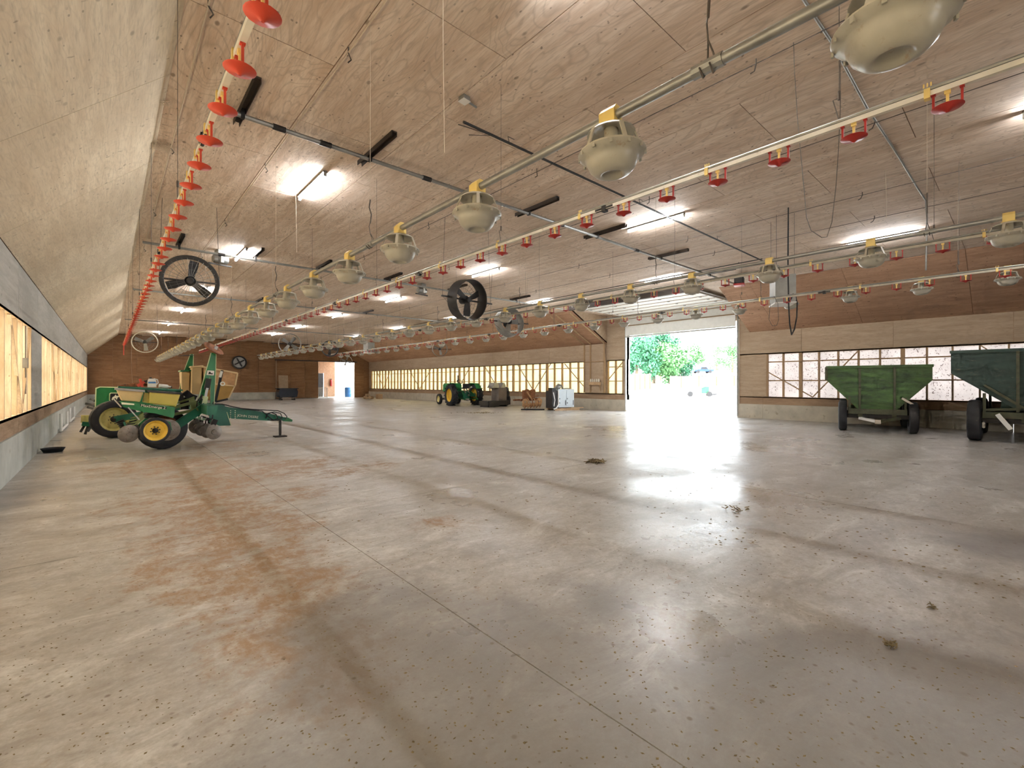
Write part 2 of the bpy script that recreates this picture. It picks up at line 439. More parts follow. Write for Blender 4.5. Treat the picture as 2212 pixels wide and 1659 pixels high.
# cheeks of the recess
for k, y in enumerate((RY0, RY1)):
    y0, y1 = (y-.02, y) if k == 0 else (y, y+.02)
    struct(MB().prism([(XR+.1, y0, ZR-.05), (XR+.1, y0, ZC+.03), (KR, y0, ZC+.03), (KR, y0, ZC), (XR, y0, ZR)], (0, y1-y0, 0)).build('trim_%d' % (k+1), M['ply_wall']))

# ------------------------------------------------------------------ side walls
def stud_wall(side, name, bands, windows, braces, zb, zt, mats, curtain, stud, girts, post_spans=()):
    """side -1 left / +1 right; windows [(y0,y1)]: stud filled openings zb..zt"""
    xi = XL if side < 0 else XR
    def bx(d0, d1, y0, y1, z0, z1):       # d = depth outwards from the inner face
        a, b = xi+side*d0, xi+side*d1
        return MB().box(min(a, b), max(a, b), y0, y1, z0, z1)
    root = struct(empty(name, (0, 0, 0)))
    return root, bx
def board_run(root, bx, y0, y1, z0, z1, mat, step, name, d0=0.0, d1=.018):
    for a, b in frange(y0, y1, step):
        g = .004
        bx(d0, d1, a+g, b-g, z0+g, z1-g).build(name, mat, root)

def build_wall(side, name, zb, zt, ztop, spans, stem, band, upper, curt, studm, brace_at, gz, gmat, solid):
    xi = XL if side < 0 else XR
    root = struct(empty(name))
    def bx(d0, d1, y0, y1, z0, z1):
        a, b = xi+side*d0, xi+side*d1
        return MB().box(min(a, b), max(a, b), y0, y1, z0, z1)
    zs = .56 if side < 0 else .52
    for y0, y1 in solid:              # full length runs of stem wall, band, upper boards
        for a, b in frange(y0, y1, 6.1): bx(-.02, .22, a+.003, b-.003, 0, zs).build('stem_wall', stem, root)
        board_run(root, bx, y0, y1, zs, zb, band, 3.66, 'plank')
        board_run(root, bx, y0, y1, zt, ztop, upper, 2.44, 'plywood_sheet')
        bx(.018, .20, y0, y1, zs, zb-.04).build('framing', band, root)
        bx(.018, .20, y0, y1, zt+.04, ztop+.1).build('framing', band, root)
        bx(0, .15, y0, y1, zb-.04, zb).build('sill_plate', studm, root)
        bx(0, .15, y0, y1, zt, zt+.04).build('top_plate', studm, root)
        # solid bays between the windows
        edges = [y0]
        for a, b in spans:
            if a >= y0-.01 and b <= y1+.01: edges += [a, b]
        edges.append(y1)
        for q in range(0, len(edges), 2):
            if edges[q+1]-edges[q] > .05:
                bx(0, .02, edges[q], edges[q+1], zb, zt).build('plywood_sheet', upper, root)
                bx(.02, .15, edges[q], edges[q+1], zb, zt).build('framing', band, root)
    smesh = {}
    for wi, (a, b, cm) in enumerate([(s[0], s[1], c) for s, c in zip(spans, curt)]):
        w = struct(empty('window_%d' % (wi + (1 if side < 0 else 11))))
        k = max(1, round((b-a)/.545)); stp = (b-a)/k
        def st(y, wd): 
            key = (round(wd, 3),)
            if key not in smesh:
                x0, x1 = sorted((side*.005, side*.13))
                smesh[key] = MB().box(x0, x1, -wd/2, wd/2, zb, zt).mesh('stud', studm)
            link_copy(smesh[key], 'stud', w, (xi, y, 0))
        for q in range(k+1):
            y = min(max(a+q*stp, a+.02), b-.02)
            st(y, .09 if q % 5 == 0 else .038)
        bx(.15, .153, a-.05, b+.05, zb-.05, zt+.05).build('curtain', cm, w)
        for z in gz:
            bx(.131, .149, a, b, z-.02, z+.02).build('girt', gmat, w)
        for (y0_, z0_, y1_, z1_) in brace_at:
            if a-.01 <= min(y0_, y1_) and max(y0_, y1_) <= b+.01:
                x = xi+side*.012
                MB().bar((x, y0_, z0_), (x, y1_, z1_), .03, .04, (1, 0, 0)).build('brace', studm, w)
    return root, bx

bl = []
for c in (-1.0, 5.4, 10.3, 16.4, 22.0, 27.5, 33.0):
    bl += [(c-1.1, 2.24, c, .84), (c+1.1, 2.24, c, .84)]
wl, bxl = build_wall(-1, 'wall_left', .83, 2.245, ZL, [(YB+1, 11.5), (13.1, 38.9)], M['stem_gray'], M['plank'], M['ply_gray'],
           [M['curtain_left'], M['curtain_left']], M['stud'], bl, (1.5,), M['stud'], [(YB, YF)])
br = [(6.19, 1.72, 4.75, .82), (4.75, .82, 3.5, 2.32), (.8, 2.32, -.7, .82), (-.7, .82, -2.2, 2.32),
      (12.28, 2.3, 13.18, 1.4), (14.6, 1.1, 15.9, 2.3),
      (16.9, 2.32, 18.2, .84), (18.2, .84, 19.5, 2.32), (24.2, 2.32, 25.6, .84), (22.6, 2.32, 21.2, .84), (29.0, 2.32, 30.6, .84), (30.6, .84, 32.2, 2.32), (35.5, 2.3, 36.7, .84), (38.0, 2.3, 36.7, .84)]
wr, bxr = build_wall(1, 'wall_right', .80, 2.33, ZR, [(YB+1, 6.19), (12.28, 13.2), (14.46, 39.2)], M['stem_wall'], M['plank'], M['ply_wall'],
           [M['curtain_near'], M['curtain_far'], M['curtain_far']], M['stud_dark'], br, (1.38, 2.05), M['stud_dark'], [(YB, DY0), (DY1, YF)])
# boards above eaves height inside the recess, and the header over the doorway
for y0, y1, z0 in ((RY0, DY0, ZR), (DY1, RY1, ZR), (DY0, DY1, 3.66)):
    for a, b in frange(y0, y1, 1.3):
        bxr(0, .018, a+.003, b-.003, z0+.003, ZC).build('plywood_sheet', M['ply_wall'], wr)
    bxr(.018, .2, y0, y1, z0, ZC+.05).build('framing', M['plank'], wr)
# door jambs
for k, (y0, y1) in enumerate(((DY0-.08, DY0), (DY1, DY1+.09))):
    struct(bxr(-.03, .25, y0, y1, 0, 3.7).build('trim_%d' % (k+3), M['cream_pipe']))

# pilaster casing that crosses the window band left of the doorway
cas = thing('duct_casing', 'plywood duct casing boxed out over the window band beside the big doorway', 'duct', (XR, 13.83, 0))
MB().box(-.16, -.002, -.58, .58, .82, ZR-.02).build('casing_panel', M['ply_wall'], cas)
for y in (-.60, .22, .60): MB().box(-.20, -.16, y-.035, y+.035, .82, ZR).build('batten', M['stud_dark'], cas)
for y in (-.60, .22, .60):
    MB().bar((-.19, y, ZR), (KR-XR-.1, y, ZC-.12), .07, .035, (0, 1, 0)).build('batten', M['stud_dark'], cas)
MB().box(-.20, -.16, -.6, .6, 2.30, 2.34).build('batten', M['stud_dark'], cas)

# ------------------------------------------------------------------ far wall with sliding door and doorway
def prof(x):
    if x < KL: return ZL + (ZC-ZL)*(x-XL)/(KL-XL)
    if x > KR: return ZR + (ZC-ZR)*(XR-x)/(XR-KR)
    return ZC
wf = struct(empty('wall_far'))
def wall_piece(x0, x1, z0, z1, y, th, mat, nm, root, g=.004):
    xs = [x0+g, x1-g]
    for k in (KL, KR):
        if x0+g < k < x1-g: xs.insert(1, k)
    top = [(x, y, min(z1, prof(x))-g) for x in xs]
    if max(t[2] for t in top) <= z0+.02: return
    poly = [(xs[0], y, z0+g), (xs[-1], y, z0+g)] + [(t[0], t[1], max(t[2], z0+g+.001)) for t in reversed(top)]
    MB().prism(poly, (0, th, 0)).build(nm, mat, root)
OX0, OX1, OZ = 13.24, 16.45, 3.10
for k, (x0, x1) in enumerate(frange(XL, XR, 1.22)):
    for z0, z1 in ((.56 if x0 < OX0 else 0.0, 3.10), (3.10, ZC)):
        if z0 < 3 and x0 >= OX0-1e-3 and x1 <= OX1+1e-3: continue
        if z0 < 3 and x0 < OX0 < x1: wall_piece(x0, OX0, z0, z1, YF, .018, M['ply_far'], 'plywood_sheet', wf)
        elif z0 < 3 and x0 < OX1 < x1: wall_piece(OX1, x1, z0, z1, YF, .018, M['ply_far'], 'plywood_sheet', wf)
        else: wall_piece(x0, x1, z0, z1, YF, .018, M['ply_far'], 'plywood_sheet', wf)
for x0, x1 in frange(XL, OX0, 3.6): MB().box(x0, x1-.005, YF-.04, YF+.2, 0, .56).build('stem_wall', M['stem_gray'], wf)
wall_piece(XL-.1, OX0, 0, ZC+.05, YF+.02, .15, M['plank'], 'framing', wf, 0)
wall_piece(OX0, OX1, OZ, ZC+.05, YF+.02, .15, M['plank'], 'framing', wf, 0)
wall_piece(OX1, XR+.1, 0, ZC+.05, YF+.02, .15, M['plank'], 'framing', wf, 0)
d2 = struct(empty('door_2', (0, YF-.10, 0)))
for x0, x1 in ((9.95, 11.05), (11.05, 12.15), (12.15, 13.24)): MB().box(x0+.003, x1-.003, -.02, .02, .05, 3.08).build('panel', M['ply_far'], d2)
MB().box(9.95, 10.03, -.05, -.02, .05, 3.08).build('door_stile', M['plank'], d2)
MB().box(9.9, 16.6, -.07, .06, 3.10, 3.17).build('door_rail', M['dark_steel'], d2)
# room beyond the doorway
an = struct(empty('wall_annex'))
for x0, x1 in ((11.8, 13.0), (13.0, 14.2), (15.1, 16.15)): MB().box(x0+.004, x1-.004, 43.6, 43.62, 0, 3.3).build('plywood_sheet', M['ply_slope_r'], an)
MB().box(14.2, 15.1, 43.6, 43.62, 2.2, 3.3).build('plywood_sheet', M['ply_slope_r'], an)
MB().box(11.8, 11.9, YF+.15, 43.6, 0, 3.3).build('side_wall', M['ply_slope_r'], an)
MB().box(11.8, 16.2, YF+.17, 43.62, 3.3, 3.36).build('annex_ceiling', M['ply_ceil'], an)
MB().box(11.8, 19.5, YF+.0, 43.7, -.3, -.002).build('annex_floor', M['stem_gray'], an)
o = MB().box(14.2, 15.08, 43.66, 43.70, 0, 2.2).build('door_3', M['dark_steel']); struct(o)
d4 = struct(empty('door_4', (16.2, 43.3, 0)))
for q in range(4): MB().box(-.03, 2.5, 0, .05, .06+q*.76, .06+q*.76+.745).build('panel', M['white_door'], d4)
# wall behind the camera: unseen gable opening added to let in daylight
wb = struct(empty('wall_back'))
for x0, x1 in frange(XL, XR, 1.25):
    mid = (x0+x1)/2
    if 3.9 < mid < 6.6: wall_piece(x0, x1, 3.0, ZC, YB-.02, .02, M['ply_far'], 'plywood_sheet', wb)
    else: wall_piece(x0, x1, 0, ZC, YB-.02, .02, M['ply_far'], 'plywood_sheet', wb)
# outer roof sheets
MB().prism([(XL-.9, YB-.6, 4.20), (8.3, YB-.6, 6.8), (8.3, YB-.6, 6.85), (XL-.9, YB-.6, 4.25)], (0, YF-YB+1.2, 0)).prism([(XR+.9, YB-.6, 4.75), (8.3, YB-.6, 6.8), (8.3, YB-.6, 6.85), (XR+.9, YB-.6, 4.80)], (0, YF-YB+1.2, 0)).build('roof', M['galv'])['kind'] = 'structure'

# ------------------------------------------------------------------ overhead door, rolled up under the ceiling
d1 = struct(empty('door_1', (0, 0, 0)))
path = [(XR-.10, 3.62), (XR-.10, 4.02)]
pts = [(XR-.12, 3.34), (XR-.12, 3.86)]
cx, cz, R = XR-.12-.42, 3.90, .42
arc = [(XR-.12, 3.42), (XR-.12, 3.90)] + [(cx+R*cos(t), cz+R*sin(t)) for t in (pi*.25, pi*.5)]
hz = [(x, cz+R) for x in (16.6, 16.0, 15.4, 14.8, 14.2)]
P2 = arc + hz[0:]
for (xa, za), (xb, zb_) in zip(P2, P2[1:]):
    d = Vector((xb-xa, 0, zb_-za)).normalized(); g = .014
    MB().bar((xa+d.x*g, (DY0+DY1)/2, za+d.z*g), (xb-d.x*g, (DY0+DY1)/2, zb_-d.z*g), DY1-DY0-.04, .045).build('panel', M['white_door'], d1)
for (xa, za) in P2[1:-1]:
    MB().bar((xa-.034, DY0+.03, za-.026), (xa-.034, DY1-.03, za-.026), .02, .02).build('seal', M['stud_dark'], d1)
MB().box(XR-.15, XR-.09, DY0+.02, DY1-.02, 3.36, 3.42).build('seal', M['galv'], d1)
for y in (DY0+.0, DY1-.0):
    sgn = -1 if y == DY0 else 1
    pl = [(XR-.06, y+sgn*.03, .05), (XR-.06, y+sgn*.03, 3.7), (XR-.06, y+sgn*.03, 3.9)] + [(cx+(R+.04)*cos(t), y+sgn*.03, cz+(R+.04)*sin(t)) for t in (pi*.15, pi*.3, pi*.45)] + [(14.0, y+sgn*.03, cz+R+.05)]
    MB().tube(pl, .025, 6).build('door_track', M['galv'], d1)
MB().bar((14.1, DY0-.3, 4.33), (14.1, DY1+.3, 4.33), .12, .16).build('beam', M['channel'], d1)
for k in range(5):
    for y in (DY0+.3, DY0+1.5, DY1-1.5, DY1-.3):
        MB().box(14.75+.6*k, 14.85+.6*k, y-.03, y+.03, 4.27, 4.295).build('hinge', M['galv'], d1) if k < 4 else None

# ------------------------------------------------------------------ words for labels
ORD = ('first second third fourth fifth sixth seventh eighth ninth tenth eleventh twelfth thirteenth fourteenth fifteenth sixteenth seventeenth eighteenth nineteenth '
       'twentieth twenty-first twenty-second twenty-third twenty-fourth twenty-fifth twenty-sixth twenty-seventh twenty-eighth twenty-ninth thirtieth thirty-first '
       'thirty-second thirty-third thirty-fourth thirty-fifth').split()

# ------------------------------------------------------------------ pan feeders on their tubes
def feeder_meshes():
    tube_r = .024
    clamp = MB().prism([(-.04, -.045, -.05), (.04, -.045, -.05), (.04, -.045, .02), (.015, -.045, .048), (-.015, -.045, .048), (-.04, -.045, .02)], (0, .09, 0))
    clamp.box(-.03, .03, -.055, .055, -.06, -.045)
    grill = MB().lathe([(.03, -.055), (.07, -.058), (.115, -.075), (.125, -.088), (.119, -.089), (.07, -.068), (.03, -.062)], 20)
    for k in range(5):
        t = 2*pi*k/5 + .35
        grill.bar((.119*cos(t), .119*sin(t), -.082), (.158*cos(t), .158*sin(t), -.182), .022, .007, (cos(t), sin(t), .3))
    grill.lathe([(.152, -.176), (.170, -.180), (.170, -.188), (.152, -.186), (.152, -.176)], 24)
    drop = MB().lathe([(.036, -.058), (.036, -.150), (.047, -.175), (.05, -.205), (.0, -.205)], 14)
    pan = MB().lathe([(.166, -.184), (.175, -.190), (.170, -.197), (.146, -.212), (.134, -.220), (.130, -.238), (.118, -.266), (.094, -.290), (.066, -.301), (.058, -.300), (.047, -.288), (.040, -.280), (.0, -.277)], 28)
    pan.lathe([(.160, -.186), (.136, -.208), (.122, -.238), (.095, -.27), (.04, -.268), (.0, -.22)], 24)
    for k in range(12):
        t = 2*pi*k/12
        pan.cbox((.170*cos(t), .170*sin(t), -.200), (.008, .014, .022), Matrix.Rotation(t, 3, 'Z'))
    return (clamp.mesh('clamp', M['yellow_clip']), grill.mesh('grill', M['feeder'], 40), drop.mesh('drop_tube', M['feeder'], 50), pan.mesh('pan', M['pan'], 50))
FM = feeder_meshes()
def feed_line(nm, X, z, ys, y_end, tube_label, grp):
    t = MB().tube([(X, YB+.6, z), (X, y_end, z)], .0225, 10).build('auger_tube', M['galv'], None, 40)
    root = t; t.name = 'feed_tube'
    tag(t, tube_label, 'pipe')
    for k in range(12):       # couplers and hanging hooks
        y = ys[0] + .56 + 3.06*k
        if y > y_end-.3: break
        MB().tube([(X, y-.06, z), (X, y+.06, z)], .027, 10).build('coupler', M['galv'], t)
        h = MB()
        for dx in (-.02, .02):
            h.tube([(X-.034, y+dx, z-.01), (X, y+dx, z-.036), (X+.034, y+dx, z), (X+.02, y+dx*.5, z+.06), (X, y, z+.10), (X-.012, y, z+.16), (X, y, z+.20)], .0035, 5)
        h.tube([(X, y, z+.19), (X+.01, y, z+.27), (X-.01, y, z+.33), (X, y, z+.4)], .006, 5)
        h.build('hanger', M['wire'], t)
        MB().tube([(X, y, z+.4), (X, y, ZC)], .0022, 4).build('suspension_cord', M['cord'], t)
    proto = None
    rnd = random.Random(3)
    for i, y in enumerate(ys):
        f = thing('pan_feeder', '%s pan feeder counted from the camera along %s' % (ORD[i], nm), 'feeder', (X, y, z), rnd.uniform(-.5, .5), grp)
        f.scale = (.89, .89, .89); f.rotation_euler = (rnd.uniform(-.03, .03), rnd.uniform(-.03, .03), rnd.uniform(-.12, .12))
        for m_, n_ in zip(FM, ('clamp', 'grill', 'drop_tube', 'pan')): link_copy(m_, n_, f, (0, 0, 0))
Z1, Z3, Z4 = CAM_H+1.235, CAM_H+1.53, CAM_H+1.80
feed_line('the left feed tube', 1.75, Z1, [.26+1.022*k for k in range(27)], 27.6, 'thick galvanised feed tube hanging over the open floor, the one nearest the left wall', 'pan feeders on the left feed tube')
feed_line('the middle feed tube', 6.22, Z3, [.10+1.016*k for k in range(28)], 28.4, 'galvanised feed tube of the middle row passing before the big doorway', 'pan feeders on the middle feed tube')
feed_line('the right feed tube', 10.58, Z4, [.18+1.016*k for k in range(28)], 29.0, 'galvanised feed tube of the right row, nearest the parked wagons', 'pan feeders on the right feed tube')

# ------------------------------------------------------------------ drinker lines
def cup_mesh(mat):
    m = MB()
    for s in (-1, 1):
        m.box(-.005, .005, s*.052-.005, s*.052+.005, -.098, -.012)
        m.box(-.010, .010, s*.052-.009, s*.052+.009, -.020, -.006)
    m.box(-.004, .004, -.052, .052, -.100, -.094)
    m.lathe([(.060, -.093), (.063, -.095), (.058, -.099), (.02, -.108), (.006, -.120), (.0, -.120)], 18)
    m.lathe([(.059, -.0935), (.02, -.103), (0, -.105)], 18)
    return m.mesh('drip_cup', mat, 40)
nip = MB().box(-.005, .005, -.006, .006, -.100, -.018).box(-.009, .009, -.012, .012, -.030, -.010).mesh('nipple', M['yellow_clip'])
CUP = {'red': cup_mesh(M['red']), 'orange': cup_mesh(M['orange_red'])}
saddle = MB().box(-.018, .018, -.012, .012, -.028, .022)
for s in (-.014, 0, .014): saddle.box(-.003, .003, s-.003, s+.003, .02, .055)
saddle_me = saddle.mesh('saddle_clip', M['yellow_clip'])
def drinker_line(label, X, z, y0, n, y_end, col, ph=3, pm_='cream_pipe'):
    r = MB().box(-.013, .013, YB+.6, y_end, -.013, .013).build('drinker_line', M[pm_], None, 0, (X, 0, z))
    tag(r, label, 'water line', 'drinker lines of red cups')
    MB().tube([(0, YB+.6, .028), (0, y_end, .028)], .012, 8).build('support_tube', M['galv'], r)
    for k in range(n):
        y = y0 + .381*k
        c = link_copy(CUP[col], 'drip_cup', r, (0, y, 0))
        if k < 24: link_copy(nip, 'nipple', c, (0, 0, 0))
        if k % ph == 0: link_copy(saddle_me, 'saddle_clip', r, (0, y+.075, .005))
        if k % 8 == 5:
            cp = MB().tube([(0, y+.10, .0), (0, y+.28, .0)], .017, 8).box(-.02, .02, y+.17, y+.21, -.03, .02).build('coupler', M['dark_steel'], r)
    k = 0; y = y0+.45
    while y < y_end:
        b = MB().tube([(0, y, .03), (0, y+.03, .16), (0, y, .16)], .003, 5).tube([(0, y, .15), (0, y, .20)], .008, 6).tube([(0, y, .18), (0, y, ZC-z)], .0022, 4)
        b.build('suspension_cord', M['wire'], r); y += 3.0
    return r
w1 = drinker_line('water line of orange-red drip cups running beside the left sloping boards', .416, CAM_H+1.42, 1.06, 53, 21.0, 'orange', 1)
MB().tube([(0, 21.0, 0), (0, 21.4, -.05), (0, 21.55, -.22), (0, 21.5, -.42)], .014, 8).build('end_hose', M['orange_red'], w1)
drinker_line('water line of red cups just right of the left feed tube', 3.13, CAM_H+1.47, .256, 66, 25.2, 'red')
drinker_line('water line of red cups beside the middle feed tube', 6.65, CAM_H+1.50, .20, 68, 26.0, 'red', 4, 'dusty_pipe')
drinker_line('water line of red cups next to the right feed tube', 9.15, CAM_H+1.55, .18, 68, 26.0, 'red', 4, 'dusty_pipe')

# ------------------------------------------------------------------ fluorescent tube lights
tube_mat = NT('lit_tube'); tube_mat.inp(tube_mat.b, 'Emission Color', (.95, .97, 1.0)); tube_mat.b.inputs['Emission Strength'].default_value = 82.0; tube_mat.col((.9, .9, .9)); M['lit'] = tube_mat.m
tube_me = MB().tube([(0, -.59, 0), (0, .59, 0)], .017, 8).mesh('lamp_tube', M['lit'])
body_me = MB().prism([(-.035, -.62, .03), (.035, -.62, .03), (.025, -.62, .062), (-.025, -.62, .062)], (0, 1.24, 0)).box(-.02, .02, -.62, -.60, -.02, .04).box(-.02, .02, .60, .62, -.02, .04).mesh('housing', M['galv'])
LIGHTS = {'left': (2.43, [1.9, 7.57, 12.75, 18.5, 24.3, 30.2, 36.0]), 'middle': (8.03, [-.6, 4.83, 10.2, 15.8, 21.4, 27.1, 32.2]), 'right': (12.6, [2.07, 7.3, 12.6, 18.3, 24.1, 30.0])}
for row, (x, ys) in LIGHTS.items():
    vis = 0
    for y in ys:
        f = thing('tube_light', None, 'ceiling light', (x, y, ZC-.062), 0, 'fluorescent tube lights in the %s row' % row)
        if y > 2: vis += 1; lab = '%s glowing tube light from the camera in the %s row on the ceiling' % (ORD[vis-1], row)
        else: lab = 'tube light of the %s row hanging %s the camera position, out of view' % (row, 'above' if y > -1 else 'behind')
        f['label'] = lab
        link_copy(tube_me, 'lamp_tube', f, (0, 0, 0)); link_copy(body_me, 'housing', f, (0, 0, 0))

# ------------------------------------------------------------------ shafts across the ceiling on channel irons
def shaft(label, x0, x1, y, z, irons, mat='galv', r=.028, coup=()):
    t = MB().tube([(x0, y, z), (x1, y, z)], r, 8).build('winch_shaft', M[mat]); tag(t, label, 'pipe')
    for x in coup: MB().tube([(x-.07, y, z), (x+.07, y, z)], r+.008, 8).build('coupler', M['dark_steel'], t)
    for x in irons:
        h = z+.022
        b = MB().box(x-.035, x+.035, y-.72, y+.34, ZC-.02, ZC-.001).box(x-.035, x-.028, y-.72, y+.34, ZC-.065, ZC-.02).box(x+.028, x+.035, y-.72, y+.34, ZC-.065, ZC-.02)
        b.build('channel_iron', M['channel'], t)
        MB().box(x-.02, x+.02, y-.03, y+.03, z-.03, ZC-.02).build('bearing', M['dark_steel'], t)
    return t
shaft('bare winch shaft across the ceiling under the nearest channel irons', 1.0, 14.6, 6.0, ZC-.095, (1.16, 2.70, 5.73, 7.73, 10.26, 12.9), coup=(1.55, 2.1, 3.6, 6.6, 9.2))
shaft('second winch shaft across the ceiling, beyond the first lit tubes', .55, 14.4, 12.6, ZC-.15, (1.19, 2.72, 4.3, 6.3, 8.6, 11.4), coup=(2.0, 5.2))
shaft('third winch shaft crossing the ceiling far down the barn', .6, 14.4, 19.5, ZC-.095, (4.3, 8.6), coup=(5.2,))
shaft('last winch shaft crossing the ceiling near the far wall', .6, 14.4, 29.0, ZC-.095, (), coup=(5.2,))
t = shaft('thin dark rod across the ceiling, nearer than the channel irons', 3.15, 12.4, 4.42, ZC-.085, (), 'dark_steel', .016)
for x in (3.9, 6.9, 9.9): MB().tube([(x, 4.42, ZC-.1), (x-.03, 4.42, ZC-.07), (x-.05, 4.42, ZC-.008), (x+.06, 4.42, ZC-.008)], .005, 5).build('hook', M['wire'], t)
MB().tube([(3.45, 4.72, ZC-.01), (3.62, 4.42, ZC-.08), (3.2, 4.6, ZC-.02)], .006, 5).build('hook', M['wire'], t)
t = MB().tube([(12.4, 4.42, ZC-.038), (12.4, 22.0, ZC-.038)], .013, 6).build('winch_rod', M['dark_steel']); tag(t, 'long dark rod under the ceiling beside the rolled-up door', 'pipe')
for k in range(6): MB().tube([(12.4, 5+2.6*k, ZC-.038), (12.4, 5+2.6*k, ZC-.001)], .006, 4).build('hook', M['wire'], t)

# winch cables along the ceiling
for x, lab in ((.62, 'pale cord along the ceiling edge by the left slope'), (1.70, 'pale cord stretched along the ceiling left of the first tube lights'), (4.75, 'thin cable with hooks along the ceiling past the left channel irons'),
               (6.9, 'thin cable with hooks above the middle feed tube'), (9.4, 'thin cable with hooks along the ceiling between middle and right feed tubes'), (10.9, 'thin cable with hooks above the right feed tube')):
    m = MB().tube([(x, -2, ZC-.05), (x, 6, ZC-.052), (x, 14, ZC-.05), (x, 26, ZC-.05)], .007 if x < 3 else .005, 5)
    o = m.build('winch_cable', M['cord'] if x < 3 else M['wire']); tag(o, lab, 'cable')
    for k in range(8):
        y = 1.0+3.05*k + (x*7 % 1.3)
        MB().tube([(x, y, ZC-.002), (x, y, ZC-.055), (x+.04, y+.03, ZC-.09), (x+.02, y+.06, ZC-.11)], .007, 5).build('hook', M['wire'], o)

# ------------------------------------------------------------------ circulation fans
def arm_chain(m, p, q): m.tube([p, q], .003, 4)
def make_fan(kind, label, c, n, dia, group='circulation fans hanging in the barn', blades=3, rot=.3, dark=False):
    c, n = Vector(c), Vector(n).normalized()
    f = thing('circulation_fan', label, 'fan', c, 0, group)
    r = dia/2; q = Vector((0, 0, 1)).rotation_difference(n).to_matrix()
    side = n.cross(Vector((0, 0, 1))).normalized(); up = side.cross(n)
    if kind == 'basket':
        k_ = 1.5 if dark else .55
        MB().lathe([(r, -.05), (r+.012, -.03), (r+.012, .03), (r, .05), (r-.035*k_, .045), (r-.04*k_, 0), (r-.035*k_, -.045), (r, -.05)], 40, (0,0,0), n).build('hoop', M['dark_steel'] if dark else M['cream_pipe'], f, 40)
        g = MB()
        for s, d in ((1, .075), (-1, .09)):
            for k in range(30):
                t = 2*pi*k/30
                e = side*cos(t) + up*sin(t)
                g.tube([e*(r-.01)+n*s*.04, e*(r*.6)+n*s*d, e*(r*.2)+n*s*(d+.01)], .0022, 3, False)
            for rr in (.2, .45, .7): g.lathe([(r*rr, s*d-.002), (r*rr+.003, s*d+.002)], 24, (0,0,0), n)
        g.build('guard', M['galv'], f)
    else:
        MB().lathe([(r, .14), (r+.012, .145), (r+.012, -.145), (r, -.14), (r-.008, -.12), (r-.008, .12), (r, .14)], 40, (0,0,0), n).build('drum', M['dark_steel'] if dark else M['galv'], f, 40)
        g = MB()
        for k in range(28):
            t = 2*pi*k/28; e = side*cos(t) + up*sin(t)
            g.tube([e*(r-.005)-n*.14, e*(r*.2)-n*.16], .0018, 3, False)
        for rr in (.3, .6, .85): g.lathe([(r*rr, -.152), (r*rr+.003, -.148)], 24, (0,0,0), n)
        g.build('guard', M['wire'], f)
    hub = MB().lathe([(0, .06), (.05, .06), (.06, .04), (.06, -.03), (0, -.03)], 12, (0,0,0), n)
    hub.build('hub', M['dark_steel'], f, 40)
    for k in range(blades):
        t = rot + 2*pi*k/blades
        e = side*cos(t) + up*sin(t); w = n.cross(e)
        b = MB()
        L = r*.86; pv = []
        for a, wd, tw in ((.05, .05, .5), (.3*L+.03, .06, .45), (.65*L+.02, .075, .35), (L*.96, .07, .28)):
            pv.append((e*a + (w*cos(tw)+n*sin(tw))*wd, e*a - (w*cos(tw)+n*sin(tw))*wd))
        vs_ = []; 
        for a_, b_ in pv: vs_ += [a_+n*.003, b_+n*.003, a_-n*.003, b_-n*.003]
        fs_ = []
        for i in range(3):
            k0, k1 = i*4, i*4+4
            fs_ += [(k0, k0+1, k1+1, k1), (k0+2, k1+2, k1+3, k0+3), (k0, k1, k1+2, k0+2), (k0+1, k0+3, k1+3, k1+1)]
        fs_ += [(0, 2, 3, 1), (12, 13, 15, 14)]
        b.add(vs_, fs_).build('blade', M['dark_steel'] if dark else M['galv'], f)
    mt = MB().lathe([(0, -.20), (.07, -.20), (.085, -.18), (.085, -.04), (0, -.04)], 14, (0,0,0), n); mt.build('motor', M['dark_steel'], f, 40)
    bk = MB(); bk.bar(side*(r+.0)-n*.06, side*-(r+.0)-n*.06, .03, .03, n)
    if kind == 'drum': bk.bar(side*(r+.02)+Vector((0,0,.0)), side*(r+.26), .03, .03).bar(side*-(r+.02), side*-(r+.28), .03, .03)
    bk.build('mounting_bar', M['dark_steel'], f)
    ch = MB()
    for s in (-1, 1):
        p = side*s*(r+(.24 if kind == 'drum' else .005))
        ch.tube([p, (p.x*.9, p.y*.9, ZC-c.z)], .004, 4)
        if kind == 'drum': ch.tube([p, side*s*r*.5 - up*r*.87], .004, 4)
    ch.build('chain', M['wire'], f)
    return f
def fan_at(u, v, dpx, dia, **k):
    kk = u-1106; s = dia/dpx
    return Vector(((983*sin(YAW)+kk*cos(YAW))*s, (983*cos(YAW)-kk*sin(YAW))*s, CAM_H+(827-v)*s))
c = fan_at(411, 607, 110, .90); make_fan('basket', 'big dark basket fan hanging left, nearest of the fans, above the planter', c, Vector((0,0,CAM_H))-c+Vector((0,0,.4)), .86, blades=3, rot=1.75, dark=True)
c = fan_at(1010, 648, 86, .80); make_fan('drum', 'dark drum fan hanging over the middle of the barn left of the doorway', c, (.08, -1, -.12), .78, blades=3, rot=.5, dark=True)
c = fan_at(1100, 696, 62, .80); make_fan('drum', 'steel drum fan behind the middle feed tube, left of the duct casing', c, (-.1, -1, .28), .78, blades=3, rot=.9)
c = fan_at(313, 739, 46, .86); make_fan('basket', 'pale basket fan hanging far left below two tube lights', c, Vector((-.1, -1, -.1)), .84, blades=3, rot=.4)
c = fan_at(626, 743, 44, .80); make_fan('drum', 'round drum fan hanging before the far wall above the planter marker discs', c, (-.2, -1, -.05), .78, blades=4, rot=.6)
